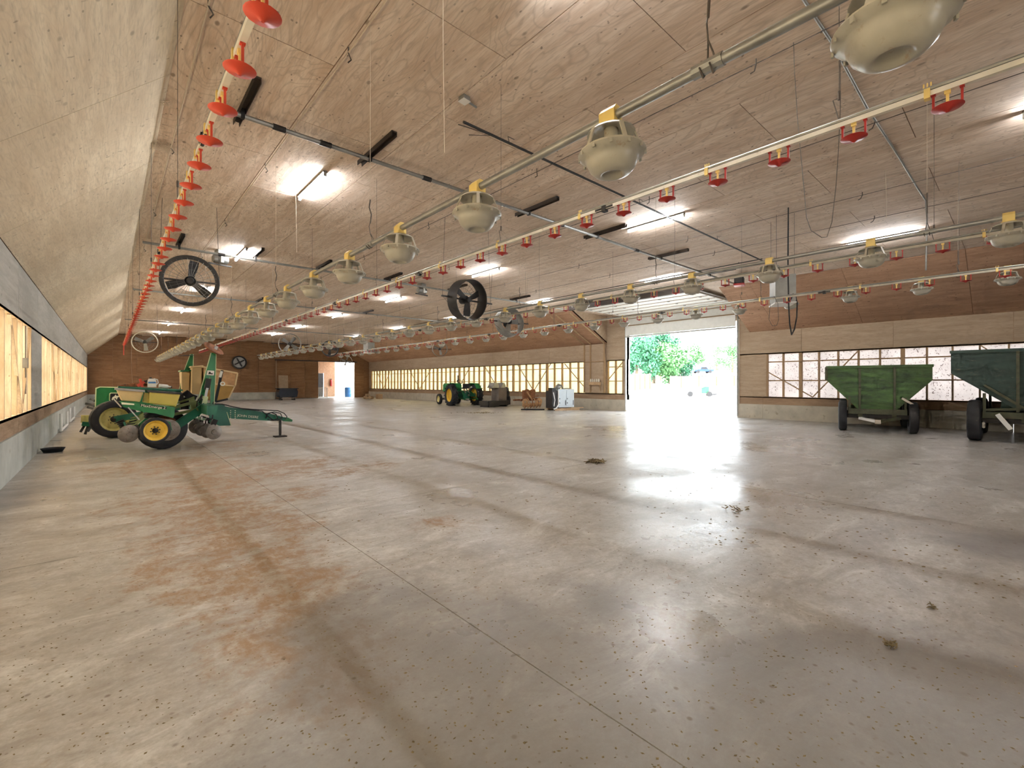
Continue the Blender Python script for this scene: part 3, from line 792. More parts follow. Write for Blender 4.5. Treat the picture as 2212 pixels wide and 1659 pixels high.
c = fan_at(713, 753, 36, .88); make_fan('basket', 'fan hanging before the far wall above the sliding door', c, (-.3, -1, -.1), .84, blades=4, rot=.1, dark=True)
c = fan_at(950, 754, 32, .88); make_fan('drum', 'drum fan hanging among feeders above the small green tractor', c, (-.45, -1, -.05), .86, blades=3)
c = fan_at(748, 780, 24, .88); make_fan('drum', 'farthest hanging fan, in front of the bright far doorway', c, (-.3, -1, -.05), .86, blades=4)
# wall fan on the far wall
wfan = thing('wall_fan', 'round exhaust fan fixed on the far brown plywood wall', 'fan', (P(517, 783, Y=YF-.12).x, YF-.12, P(517, 783, Y=YF).z))
MB().lathe([(.44, -.10), (.50, -.10), (.50, .10), (.44, .10), (.40, 0), (.44, -.10)], 30, (0,0,0), (0,-1,0)).build('shroud', M['dark_steel'], wfan, 40)
MB().lathe([(0, -.02), (.40, -.02), (.40, -.04), (0, -.04)], 30, (0,0,0), (0,-1,0)).build('shutter', M['galv'], wfan)
MB().lathe([(0, .08), (.09, .08), (.09, -.02), (0, -.02)], 14, (0,0,0), (0,-1,0)).build('hub', M['dark_steel'], wfan)
for k in range(4):
    t = .5+k*pi/2; MB().bar((.08*cos(t), -.02, .08*sin(t)), (.36*cos(t), -.02, .36*sin(t)), .10, .012, (0, 1, .4)).build('blade', M['dark_steel'], wfan)

# ------------------------------------------------------------------ boxes, motors, cords overhead
def heater(label, c, rz):
    h = thing('box_heater', label, 'heater', c, rz)
    MB().box(-.22, .22, -.17, .17, -.26, .26).build('housing', M['galv'], h)
    for k in range(5): MB().box(-.19+.085*k, -.15+.085*k, -.182, -.17, -.24, .24).build('rib', M['galv'], h)
    MB().lathe([(.12, 0), (.14, 0), (.14, .05), (.12, .05), (.12, 0)], 18, (.22, 0, -.05), (1, 0, 0)).build('outlet', M['dark_steel'], h)
    MB().box(-.23, .23, -.18, .18, -.285, -.26).build('drip_tray', M['white'], h)
    s = MB()
    for a in (-.2, .2):
        for b in (-.15, .15): s.tube([(a, b, .26), (a, b, ZC-c[2])], .004, 4)
    s.build('hanger', M['wire'], h)
c = P(1690, 627, Y=3.1); heater('grey ribbed box heater hanging right of the big doorway', (c.x, c.y, c.z), .55)
c = P(797, 751, Y=22.3); heater('small grey box heater hanging far off above the left end of the window band', (c.x, c.y, c.z), .3)
# black cable loop
c0 = P(1703, 590, Y=2.85); X0, Y0 = c0.x, c0.y
def pp(u, v): q = P(u, v, Y=Y0); return (q.x, q.y, q.z)
o = MB().tube([(X0, Y0, ZC)] + [pp(1702, 585), pp(1703, 620), pp(1704, 665), pp(1706, 700), pp(1710, 723), pp(1716, 712), pp(1721, 685), pp(1722, 655), pp(1718, 637), pp(1713, 635), pp(1709, 645), pp(1706, 650)], .012, 7).build('power_cable', M['black'], None, 60)
tag(o, 'thick black cable hanging in a long loop before the box heater', 'cable')
o = MB().tube([pp(1664, 655), pp(1661, 690), pp(1668, 704), pp(1678, 703), pp(1682, 690), pp(1680, 655), pp(1672, 640)], .004, 5).build('thermostat_wire', M['wire'], None, 60)
tag(o, 'thin brown wire drooping below the grey box heater', 'wire')
# long thin cord loop at upper right
s_ = Vector((0, 0, 0))
def q_(u, v, f=4.25):
    k = u-1106; s = f/983; return ((983*sin(YAW)+k*cos(YAW))*s, (983*cos(YAW)-k*sin(YAW))*s, CAM_H+(827-v)*s)
o = MB().tube([(q_(1714, 92)[0], q_(1714, 92)[1], ZC), q_(1716, 150), q_(1722, 250), q_(1733, 370), q_(1742, 470), q_(1752, 498), q_(1775, 513), q_(1786, 512), q_(1797, 480), q_(1806, 400), q_(1812, 310), q_(1815, 235), (q_(1815, 200)[0], q_(1815, 200)[1], ZC)], .0035, 5).build('pull_cord', M['wire'], None, 60)
tag(o, 'thin cord hanging in a long loop from the ceiling at upper right', 'cord')
o = MB().tube([(4.0, 1.22, ZC-.016), (5.07, 1.19, ZC-.016), (6.5, 1.2, ZC-.03), (8.2, 1.17, ZC-.02), (9.6, 1.15, ZC-.04), (10.6, 1.14, ZC-.02), (10.75, 1.14, ZC-.3), (10.6, 1.14, Z4+.15)], .013, 7).build('conduit', M['galv'], None, 60)
tag(o, 'bent grey conduit running across the ceiling at upper right', 'pipe')
for (u, va, vb, f, lab) in ((957, 92, 330, 3.4, 'pale cord dangling beside the square junction box'), (638, 385, 545, 7.2, 'pale cord dangling left of the brightest tube light'), (1912, 330, 470, 6.8, 'thin cord dangling right of the long cord loop'), (284, 790, 850, 28, 'pale cord looped before the far left wall')):
    a = q_(u, va, f); b = q_(u+3, vb, f)
    o = MB().tube([(a[0], a[1], ZC), a, b], .003, 4).build('pull_cord', M['cord']); tag(o, lab, 'cord')
jb = thing('junction_box', 'small white square junction box on the ceiling left of the thin rod', 'electrical box', (P(1003, 215, Z=ZC-.03).x, P(1003, 215, Z=ZC-.03).y, ZC), .1)
MB().box(-.045, .045, -.045, .045, -.05, 0).build('box', M['galv'], jb); MB().box(-.05, .05, -.05, .05, -.056, -.05).build('cover_plate', M['white'], jb); MB().tube([(.045, 0, -.03), (.2, .02, -.02)], .012, 6).build('conduit_stub', M['galv'], jb)
def motor(label, u, v, z):
    p = P(u, v, Z=z); m = thing('winch_motor', label, 'motor', (p.x, p.y, z), .2, 'winch motors under the ceiling')
    MB().lathe([(0, -.16), (.08, -.16), (.095, -.13), (.095, .13), (.08, .16), (0, .16)], 14, (0,0,0), (1,0,0)).build('motor_body', M['galv'], m, 40)
    MB().box(-.09, .09, -.1, .1, .09, ZC-z).build('mounting_plate', M['galv'], m)
    MB().box(-.03, .03, -.13, -.09, -.08, .10).build('switch_box', M['white'], m)
    MB().box(-.25, .25, -.02, .02, -.14, -.11).build('bracket', M['dark_steel'], m)
motor('pale winch motor under the ceiling right of the big basket fan', 476, 561, ZC-.22)
motor('dark winch motor under the ceiling left of the dark drum fan', 911, 628, ZC-.22)
mo = thing('door_opener', 'dark door opener motor under the ceiling at the rolled-up door corner', 'motor', (P(1597, 606, Z=ZC-.17).x, P(1597, 606, Z=ZC-.17).y, ZC-.17), .3)
MB().box(-.22, .22, -.12, .12, -.10, .08).build('motor_body', M['dark_steel'], mo); MB().box(-.15, .15, -.14, .14, -.16, -.10).build('chain_guard', M['red'], mo); MB().box(-.05, .05, -.05, .05, .08, .17).build('mounting_plate', M['galv'], mo)
for u, v, lab in ((352, 313, 'larger tuft of straw stuck at the ceiling edge by the left slope'), (360, 216, 'smaller tuft of straw stuck above it at the ceiling edge')):
    p = P(u, v, Z=ZC-.02); m = MB(); rr = random.Random(u); sz = .16 if v > 300 else .07
    for k in range(90 if v > 300 else 30):
        a = Vector((rr.gauss(0, sz*.5), rr.gauss(0, sz*.5), -rr.random()*.05)); d = Vector((rr.gauss(0, 1), rr.gauss(0, 1), rr.gauss(0, .4))).normalized()*sz*.4
        m.bar(p+a-d, p+a+d, .004, .002)
    tag(m.build('straw_tuft', M['cord']), lab, 'straw')

# ------------------------------------------------------------------ machine paints
M['green'] = plain('green_paint', (.020, .205, .06), .32, var=.15, scale=4, dirt=((.10,.12,.06), .68))
M['dark_green'] = plain('teal_green_paint', (.018, .15, .085), .38, var=.2, scale=4, dirt=((.10,.10,.06), .66))
M['olive'] = plain('dusty_green_paint', (.16, .20, .07), .6, var=.25, scale=6)
M['cream_edge'] = plain('pale_edge_line', (.62, .72, .42), .5)
M['yellow'] = plain('yellow_paint', (.80, .52, .06), .45, var=.12, scale=7, dirt=((.20,.07,.02), .66))
M['rim_yellow'] = plain('dusty_yellow_rim', (.66, .58, .22), .5, var=.15, dirt=((.25,.19,.08), .6))
M['hopper_tan'] = plain('tan_hopper', (.70, .52, .28), .55, var=.06)
M['hopper_yellow'] = plain('yellow_hopper', (.66, .54, .15), .5, var=.06)
M['amber'] = plain('amber_hopper', (.42, .24, .05), .5, var=.15)
M['rust'] = plain('rusty_steel', (.30, .12, .055), .8, .2, var=.3, scale=9, dirt=((.12,.06,.035), .52))
M['rust_light'] = plain('dusty_rust', (.55, .33, .17), .8, var=.25, scale=9)
M['disc_steel'] = plain('worn_disc_steel', (.24, .21, .18), .5, .45, var=.25, scale=10, dirt=((.16,.11,.07), .55))
M['steel'] = plain('bare_steel', (.45, .43, .40), .4, .8, var=.2, dirt=((.30,.2,.12), .6))
M['letter'] = plain('pale_lettering', (.85, .83, .66), .5)
M['blue'] = plain('blue_plastic', (.06, .22, .55), .4)

def text(body, size, mat, parent, loc, rot, name='lettering', shear=0.0, ext=.002):
    c = bpy.data.curves.new(name, 'FONT'); c.body = body; c.size = size; c.extrude = ext; c.shear = shear; c.align_x = 'CENTER'; c.align_y = 'CENTER'
    t = bpy.data.objects.new(name, c); COL.objects.link(t); bpy.context.view_layer.update()
    me = bpy.data.meshes.new_from_object(t.evaluated_get(bpy.context.evaluated_depsgraph_get())); bpy.data.objects.remove(t); me.materials.clear(); me.materials.append(mat)
    o = bpy.data.objects.new(name, me); COL.objects.link(o); o.parent = parent; o.location = loc; o.rotation_euler = rot
    return o

def wheel(root, c, r, w, rim_r, axis, rim_mat, lugs=0, name='wheel', dish=.5, holes=0, hub_mat='dark_steel'):
    """tyre, rim and hub as sub-parts of one wheel, built about centre c (root space)"""
    c = Vector(c); ax = Vector(axis).normalized()
    q = Vector((0, 0, 1)).rotation_difference(ax).to_matrix()
    h = w/2
    ty = MB().lathe([(rim_r, -h*.75), (rim_r+.02, -h*.95), (r*.86, -h), (r*.965, -h*.82), (r, -h*.45), (r, h*.45), (r*.965, h*.82), (r*.86, h), (rim_r+.02, h*.95), (rim_r, h*.75), (rim_r-.01, 0), (rim_r, -h*.75)], 32, c, ax)
    for k in range(lugs):
        for s in (-1, 1):
            t = 2*pi*(k + (.5 if s > 0 else 0))/lugs
            a, b = t, t+.20
            p0 = c + q @ Vector((r*1.01*cos(a), r*1.01*sin(a), s*h*.95)); p1 = c + q @ Vector((r*1.035*cos(b), r*1.035*sin(b), s*h*.08))
            ty.bar(p0, p1, .045, .05, (p0-c).normalized())
    wobj = ty.build(name, M['tyre'], root, 40)
    d = h*dish
    rm = MB().lathe([(rim_r, -h*.8), (rim_r+.012, -h*.82), (rim_r-.015, -h*.6), (rim_r-.04, -d*.2), (rim_r*.55, -d*.55), (rim_r*.28, -d*.75), (0, -d*.75)], 28, c, ax)
    rm.lathe([(rim_r, h*.8), (rim_r+.012, h*.82), (rim_r-.015, h*.6), (rim_r-.04, d*.0), (rim_r*.55, d*.1), (rim_r*.28, -d*.1), (0, -d*.1)], 28, c, ax)
    rm.build('rim', rim_mat, wobj, 40)
    hb = MB().lathe([(0, -h*1.0), (rim_r*.16, -h*.98), (rim_r*.2, -h*.7), (rim_r*.28, -d*.72), (0, -d*.7)], 14, c, ax)
    for k in range(8):
        t = 2*pi*k/8; p = c + q @ Vector((rim_r*.38*cos(t), rim_r*.38*sin(t), -d*.78)); hb.cbox(p, (.02, .02, .02), q)
    hb.build('hub', M[hub_mat], wobj, 40)
    return wobj

# ------------------------------------------------------------------ row planter
pl = thing('row_planter', 'green row crop planter with tan and yellow seed hoppers and folded marker arms', 'farm machine', (1.2, 12.4, 0))
PO = Vector((1.2, 12.4, 0))
def pg(name, mat, uv, Y, depth, root=pl, under=None):
    pts = [P(u, v, Y=Y) for u, v in uv]
    return MB().prism(pts, (0, depth, 0)).wbuild(name, M[mat], root, 0, under)
def pb(m, a, b, Y0_, Y1_, w, h=None):
    m.bar(P(a[0], a[1], Y=Y0_), P(b[0], b[1], Y=Y1_), w, h or w, (0, 1, 0)); return m
def L_(v): return Vector(v) - PO
wheel(pl, L_((.80, 11.3, .41)), .41, .24, .24, (-.12, 1, 0), M['rust'])
wheel(pl, L_((.10, 14.35, .44)), .44, .26, .27, (-.12, 1, 0), M['rim_yellow'])
# axle frame and toolbar
MB().box(1.42, 1.60, 10.45, 15.3, .68, .86).wbuild('toolbar', M['dark_green'], pl)
MB().bar((.12, 14.1, .45), (1.5, 13.8, .74), .14, .14).wbuild('wheel_arm', M['dark_green'], pl)
m = MB(); pb(m, (374, 924), (442, 878), 11.05, 11.3, .15, .13)
m.wbuild('wheel_arm', M['dark_green'], pl)
MB().box(.78, .83, 11.05, 11.5, .39, .45).wbuild('axle', M['dark_steel'], pl)
MB().box(.08, .13, 13.9, 14.4, .41, .47).wbuild('axle', M['dark_steel'], pl)
# rear shield with emblem panel
ep = pg('side_shield', 'green', [(206, 838), (215, 835), (262, 836), (330, 842), (330, 884), (262, 874), (236, 880), (204, 900)], 14.75, .35)
pg('edge_line', 'cream_edge', [(204, 900), (206, 838), (215, 835), (262, 836), (262, 838), (216, 837), (208.5, 840), (206.3, 898)], 14.74, .012, under=ep)
e = pg('emblem_frame', 'cream_edge', [(236, 850), (239, 848), (262, 848), (262, 870), (240, 869), (235.5, 865)], 14.73, .02, under=ep)
pg('emblem', 'black', [(238, 851.5), (240, 850), (262, 850), (262, 868), (241, 867), (237.5, 864)], 14.72, .012, under=ep)
pg('emblem', 'letter', [(241, 863), (243, 858), (247, 856), (250, 852), (251, 855), (256, 855), (260, 853), (260, 856), (254, 859), (252, 864), (250, 860), (246, 861), (243, 865)], 14.71, .012, under=ep)
# ground openers at the back
m = MB()
for k in range(3): pb(m, (180+8*k, 897), (179+8*k, 913), 15.0, 15.0, .075)
m.wbuild('spring_cylinder', M['rim_yellow'], pl)
m = MB(); pb(m, (177, 915), (203, 917), 15.0, 15.0, .10, .14); m.wbuild('opener_bracket', M['dark_green'], pl)
for a, b in (((182, 920), (174, 933)), ((190, 920), (184, 938)), ((198, 918), (190, 932)), ((204, 918), (208, 932))):
    m = MB(); pb(m, a, b, 15.0, 14.9, .05, .03); m.wbuild('tine', M['dark_steel'], pl)
for a, b in (((186, 872), (206, 878)), ((190, 880), (206, 884)), ((196, 862), (206, 866))):
    m = MB(); pb(m, a, b, 15.2, 15.0, .05); m.wbuild('hose_bracket', M['black'], pl)
# near row unit: beam, lettering, hoppers
bm_ = pg('unit_beam', 'green', [(258, 867), (378, 880), (377, 896), (374, 903), (362, 900), (335, 893), (310, 890), (285, 884), (266, 879)], 10.62, .30)
pg('stripe', 'letter', [(262, 869), (290, 872), (290, 875), (263, 873.5)], 10.612, .008, under=bm_)
pg('lettering_band', 'black', [(303, 873.2), (360, 879.6), (360, 883.5), (303, 877.5)], 10.612, .008, under=bm_)
a, b = P(306, 876, Y=10.603), P(356, 881.5, Y=10.603)
text('MaxEmerge 2', (b-a).length/5.2, M['letter'], bm_, (a+b)/2-PO, (pi/2, atan2(-(b.z-a.z), (b.x-a.x)), 0))
def hopper(tl, tr, brr, bll, Y, mat, depth=.46, lid=None, rim='dark_steel'):
    o = MB()
    A, B, C_, D = [P(u, v, Y=Y) for u, v in (tl, tr, brr, bll)]
    k = .06
    vs_ = [A, B, C_+Vector((0, k, 0)), D+Vector((0, k, 0)), A+Vector((0, depth, 0)), B+Vector((0, depth, 0)), C_+Vector((0, depth-k, 0)), D+Vector((0, depth-k, 0))]
    o.add(vs_, [(0, 1, 2, 3), (5, 4, 7, 6), (4, 0, 3, 7), (1, 5, 6, 2), (3, 2, 6, 7), (0, 4, 5, 1)])
    h = o.wbuild('seed_hopper', M[mat], pl)
    bv = h.modifiers.new('bevel', 'BEVEL'); bv.width = .018; bv.segments = 2
    r = MB(); up = Vector((0, 0, .035))
    a_, b_ = A+Vector((-.02, -.02, 0)), B+Vector((.02, -.02, 0))
    r.add([a_, b_, b_+up, a_+up, a_+Vector((0, depth+.04, 0)), b_+Vector((0, depth+.04, 0)), b_+up+Vector((0, depth+.04, 0)), a_+up+Vector((0, depth+.04, 0))], [(0,1,2,3),(5,4,7,6),(4,0,3,7),(1,5,6,2),(4,5,1,0),(3,2,6,7)])
    r.wbuild('lid', M[lid or rim], pl, 0, h)
    return h
hopper((251, 842), (310, 847), (303, 869), (262, 866), 10.72, 'hopper_tan', lid='galv')
hopper((323, 847), (390, 852), (381, 879), (322, 872), 10.72, 'hopper_yellow')
pg('hopper_divider', 'hopper_yellow', [(312, 848), (321, 849), (321, 871), (309, 869)], 10.85, .3)
hopper((258, 838), (392, 845), (388, 852), (262, 848), 11.5, 'dark_green', depth=.5, lid='dark_green')
pg('lid', 'rust', [(254, 832), (300, 826), (318, 829), (318, 834), (262, 838)], 11.75, .4)
# frame below: parallel arms, springs, closing wheel
m = MB()
for k in range(4):
    pb(m, (270+4*k, 921-6*k), (292+3*k, 917-6*k), 10.5+.08*k, 10.5+.08*k, .025); pb(m, (292+3*k, 917-6*k), (312-k, 902-5*k), 10.5+.08*k, 10.5+.08*k, .025)
m.wbuild('linkage', M['olive'], pl)
m = MB(); pb(m, (277, 880), (301, 907), 10.45, 10.45, .018); pb(m, (246, 862), (262, 880), 10.5, 10.45, .018); m.wbuild('linkage', M['steel'], pl)
m = MB()
for k in range(7):
    c = P(259+2.6*k, 910+3.6*k, Y=10.52); m.lathe([(.05, -.012), (.062, 0), (.05, .012), (.035, 0), (.05, -.012)], 12, c, (-.5, .2, 1))
m.wbuild('down_spring', M['dark_steel'], pl)
pg('unit_body', 'green', [(298, 918), (312, 905), (345, 903), (368, 912), (372, 930), (352, 918), (334, 912), (316, 922), (306, 928)], 10.60, .22)
cw_ = P(278, 937, Y=10.35); MB().lathe([(0, -.035), (.03, -.035), (.04, -.02), (.14, -.012), (.155, 0), (.14, .012), (.04, .02), (0, .03)], 26, cw_, (-.25, 1, .1)).wbuild('closing_wheel', M['disc_steel'], pl, 40)
m = MB(); pb(m, (268, 912), (277, 936), 10.45, 10.4, .03); m.wbuild('closing_arm', M['dark_green'], pl)
g = P(335, 930, Y=10.42); wheel(pl, g-PO, .235, .11, .175, (-.2, 1, 0), M['yellow'], name='gauge_wheel', dish=.2)
cd = P(362, 929, Y=10.62); MB().lathe([(0, -.02), (.19, -.006), (.20, 0), (.19, .006), (0, .02)], 28, cd, (-.1, 1, 0)).wbuild('opener_disc', M['disc_steel'], pl, 40)
# dark clutter and links between units and toolbar
m = MB()
for k, (u, v) in enumerate(((388, 858), (396, 866), (405, 862), (412, 870), (398, 878), (415, 858), (405, 852))):
    c = P(u, v, Y=11.9+.1*(k % 3)); m.cbox(c, (.12, .2, .14), Matrix.Rotation(.4*k, 3, 'Y'))
m.wbuild('seed_drive', M['black'], pl)
m = MB(); pb(m, (376, 880), (424, 868), 11.2, 11.2, .055); pb(m, (376, 895), (428, 884), 11.2, 11.2, .055); pb(m, (378, 872), (420, 858), 11.8, 11.8, .04); m.wbuild('linkage', M['olive'], pl)
m = MB(); pb(m, (414, 862), (420, 892), 11.3, 11.3, .09, .12); pb(m, (422, 866), (428, 893), 11.4, 11.4, .06, .10); m.wbuild('mounting_plate', M['olive'], pl)
# far units
hopper((392, 803), (411, 802), (409, 850), (393, 848), 13.2, 'hopper_tan', lid='green')
hopper((415, 794), (437, 792), (436, 852), (414, 852), 13.0, 'hopper_tan', lid='hopper_tan')
hp = pg('seed_hopper', 'amber', [(440, 828), (507, 834), (500, 848), (493, 859), (478, 867), (464, 868), (446, 862)], 12.9, .55)
pg('seed_hopper', 'rust_light', [(440, 794), (511, 806), (506, 834), (440, 828)], 12.95, .5)
m = MB(); pb(m, (436, 792), (513, 806), 12.9, 12.9, .035); pb(m, (513, 806), (508, 832), 12.9, 12.9, .035); pb(m, (508, 832), (494, 860), 12.9, 12.9, .03); pb(m, (438, 827), (508, 834), 12.9, 12.9, .03)
m.wbuild('rail', M['hopper_tan'], pl)
m = MB(); pb(m, (465, 868), (474, 828), 12.3, 12.3, .05); pb(m, (474, 828), (480, 800), 12.3, 12.3, .05); pb(m, (466, 868), (492, 862), 12.3, 12.3, .04); m.wbuild('lever', M['black'], pl)
m = MB(); pb(m, (475, 815), (479, 802), 12.2, 12.2, .045, .06); m.lathe([(.028, -.01), (.05, -.01), (.05, .01), (.028, .01), (.028, -.01)], 18, P(481, 829, Y=12.2), (0, 1, 0)); m.wbuild('pull_ring', M['white'], pl)
# marker masts
def mast(pts, Y, edge):
    o = pg('marker_mast', 'green' , pts, Y, .10)
    m = MB()
    for a, b in edge: pb(m, a, b, Y-.005, Y-.005, .012)
    m.wbuild('edge_line', M['cream_edge'], pl, 0, o)
    return o
mast([(386, 846), (398, 800), (411, 765), (418, 765), (417, 800), (407, 842), (400, 850)], 13.4, [((386, 846), (398, 800)), ((398, 800), (411, 765)), ((418, 765), (417, 800))])
mm = mast([(424, 880), (444, 805), (456, 762), (467, 762), (466, 806), (455, 806), (443, 860), (438, 884)], 11.7, [((424, 880), (444, 805)), ((444, 805), (456, 762)), ((467, 762), (466, 806))])
mast([(455, 806), (466, 806), (461, 884), (455, 882)], 11.7, [((466, 806), (462, 884))])
pg('warning_label', 'white', [(448, 800), (463, 801), (462, 811), (446, 810)], 11.69, .008, under=mm)
pg('warning_label', 'black', [(452, 803), (454, 803), (456, 806), (460, 806), (459, 809), (455, 808), (450, 808)], 11.682, .008, under=mm)
m = MB(); pb(m, (437, 888), (444, 856), 11.5, 11.5, .09); m.wbuild('lift_cylinder', M['cream_edge'], pl)
m = MB(); pb(m, (444, 856), (448, 838), 11.5, 11.5, .045); m.wbuild('cylinder_rod', M['steel'], pl)
m = MB(); pb(m, (446, 842), (451, 818), 11.55, 11.55, .09, .12); pb(m, (430, 870), (437, 852), 11.45, 11.45, .03); m.wbuild('cylinder_clevis', M['black'], pl)
for (u, v, Y) in ((461, 754, 11.6), (402, 768, 13.3)):
    if u > 420: MB().lathe([(0, -.02), (.19, -.01), (.21, .02), (.19, .02), (0, .005)], 26, P(u, v, Y=Y), (.48, -.43, .76)).wbuild('marker_disc', M['rust'], pl, 40)
    else: MB().lathe([(0, -.01), (.17, -.005), (.17, .005), (0, .01)], 24, P(u, v, Y=Y), (-.1, -.05, 1)).wbuild('marker_disc', M['dark_steel'], pl, 40)
m = MB(); pb(m, (464, 757), (468, 748), 11.65, 11.65, .06); m.wbuild('disc_hub', M['steel'], pl)
m = MB(); m.tube([P(u, v, Y=11.35) for u, v in ((424, 888), (426, 868), (433, 856), (437, 862), (432, 884))], .012, 6); m.tube([P(u, v, Y=11.4) for u, v in ((451, 898), (455, 882), (461, 868), (463, 880), (458, 905))], .012, 6)
m.wbuild('hose', M['black'], pl, 50)
# coulters
for k, (u, v, Y) in enumerate(((424, 921, 12.3), (437, 926, 12.0), (449, 930, 11.7), (462, 933, 11.4))):
    MB().lathe([(0, -.03), (.05, -.028), (.06, -.01), (.155, -.004), (.16, 0), (.155, .004), (.06, .01), (0, .03)], 28, P(u, v, Y=Y), (-.35, 1, 0)).wbuild('coulter_disc', M['disc_steel'], pl, 40)
    m = MB(); pb(m, (u-2, v-18), (u-1, v-2), Y+.06, Y+.06, .07, .09); pb(m, (u+3, v-27), (u-2, v-16), Y+.06, Y+.06, .09, .12); m.wbuild('coulter_arm', M['black'], pl)
m = MB(); pb(m, (419, 900), (470, 914), 12.2, 11.5, .06); m.wbuild('coulter_bar', M['dark_green'], pl)
for u, v in ((421, 900), (426, 900), (436, 903), (441, 911), (447, 912)): m = MB(); pb(m, (u, v-3), (u, v+3), 11.3, 11.3, .02); m.wbuild('bolt', M['steel'], pl)
pg('hitch_plate', 'dark_green', [(452, 884), (490, 888), (500, 919), (466, 920), (452, 905)], 11.75, .03)
m = MB(); pb(m, (490, 890), (499, 919), 11.74, 11.74, .012); m.wbuild('edge_line', M['cream_edge'], pl)
# tongue
tg = pg('tongue', 'dark_green', [(456, 872), (480, 876), (497, 880), (545, 886), (590, 895), (616, 902), (616, 908), (585, 909), (545, 907), (497, 904), (458, 894)], 11.95, .17)
text_a, text_b = P(514, 897.5, Y=11.94), P(557, 901.5, Y=11.94)
text('JOHN DEERE', (text_b-text_a).length/5.4, M['letter'], tg, (text_a+text_b)/2-PO, (pi/2, atan2(-(text_b.z-text_a.z), text_b.x-text_a.x), 0))
m = MB()
for u in (498, 508):
    for v in (887, 891, 895, 899, 903): m.sphere(P(u, v, Y=11.94), .012, 6, 4)
m.wbuild('rivets', M['letter'], pl, 0, tg)
pg('drawbar_tip', 'green', [(612, 901), (622, 902), (632, 907), (631, 911), (612, 910)], 11.97, .12)
m = MB(); pb(m, (605, 907), (605, 937), 11.9, 11.9, .05); q = P(605, 938, Y=11.9); m.box(q.x-.13, q.x+.13, 11.8, 12.0, 0.0, .03).bar((q.x, 11.9, .0), (q.x, 11.9, .4), .045, .045); m.wbuild('jack_stand', M['dark_steel'], pl)
m = MB()
m.tube([P(u, v, Y=11.9) for u, v in ((520, 882), (545, 884), (575, 886), (600, 887), (614, 893), (620, 900), (616, 906))], .012, 6)
m.tube([P(u, v, Y=11.85) for u, v in ((550, 886), (566, 888), (576, 896), (588, 906), (600, 908), (610, 902), (606, 893), (592, 890), (578, 893))], .012, 6)
m.tube([P(u, v, Y=11.86) for u, v in ((574, 904), (577, 895), (586, 891), (596, 895), (600, 904), (590, 908), (578, 906))], .014, 6)
m.tube([P(u, v, Y=11.9) for u, v in ((462, 872), (480, 873), (500, 878), (530, 884), (560, 887))], .014, 6)
m.wbuild('hose', M['black'], pl, 50)
MB().bar((1.5, 12.05, .77), (1.95, 12.05, .72), .25, .2).wbuild('tongue_mount', M['dark_green'], pl)
# things left lying on the planter
def rest(name, label, cat, u, v, Y): p = P(u, v, Y=Y); return thing(name, label, cat, p)
j = rest('jug', 'white plastic jug with blue label standing on the planter lid', 'jug', 328, 836.2, 11.7)
MB().prism([(-.07, -.05, 0), (.07, -.05, 0), (.07, -.05, .13), (.03, -.05, .17), (-.05, -.05, .17), (-.07, -.05, .13)], (0, .1, 0)).build('body', M['white'], j)
MB().box(-.06, .06, -.053, -.05, .075, .11).build('label_patch', M['blue'], j); MB().lathe([(0, .17), (.02, .17), (.02, .2), (0, .2)], 10, (-.02, 0, 0)).build('cap', M['dark_steel'], j)
MB().tube([(.03, 0, .17), (.09, 0, .15), (.10, 0, .09), (.07, 0, .05)], .012, 6).build('handle', M['white'], j)
j = rest('hand_tool', 'orange handled tool lying on the planter lid beside the jug', 'tool', 308, 835.8, 11.7)
MB().bar((-.08, 0, .02), (.03, 0, .10), .05, .05).bar((.0, 0, .0), (-.04, 0, .16), .04, .04).build('handle', M['orange_red'], j); MB().bar((.02, 0, .10), (.14, 0, .13), .035, .05).build('blade', M['black'], j)
j = rest('empty_bottle', 'white bottle lying on its side on the right end of the planter lid', 'bottle', 356, 838.8, 11.7)
MB().lathe([(0, -.1), (.035, -.1), (.04, -.09), (.04, .04), (.015, .07), (.015, .1), (0, .1)], 12, (0, 0, .04), (1, 0, -.12)).build('body', M['white'], j, 40); MB().lathe([(0, .1), (.018, .1), (.018, .12), (0, .12)], 10, (0, 0, .04), (1, 0, -.12)).build('cap', M['dark_steel'], j)

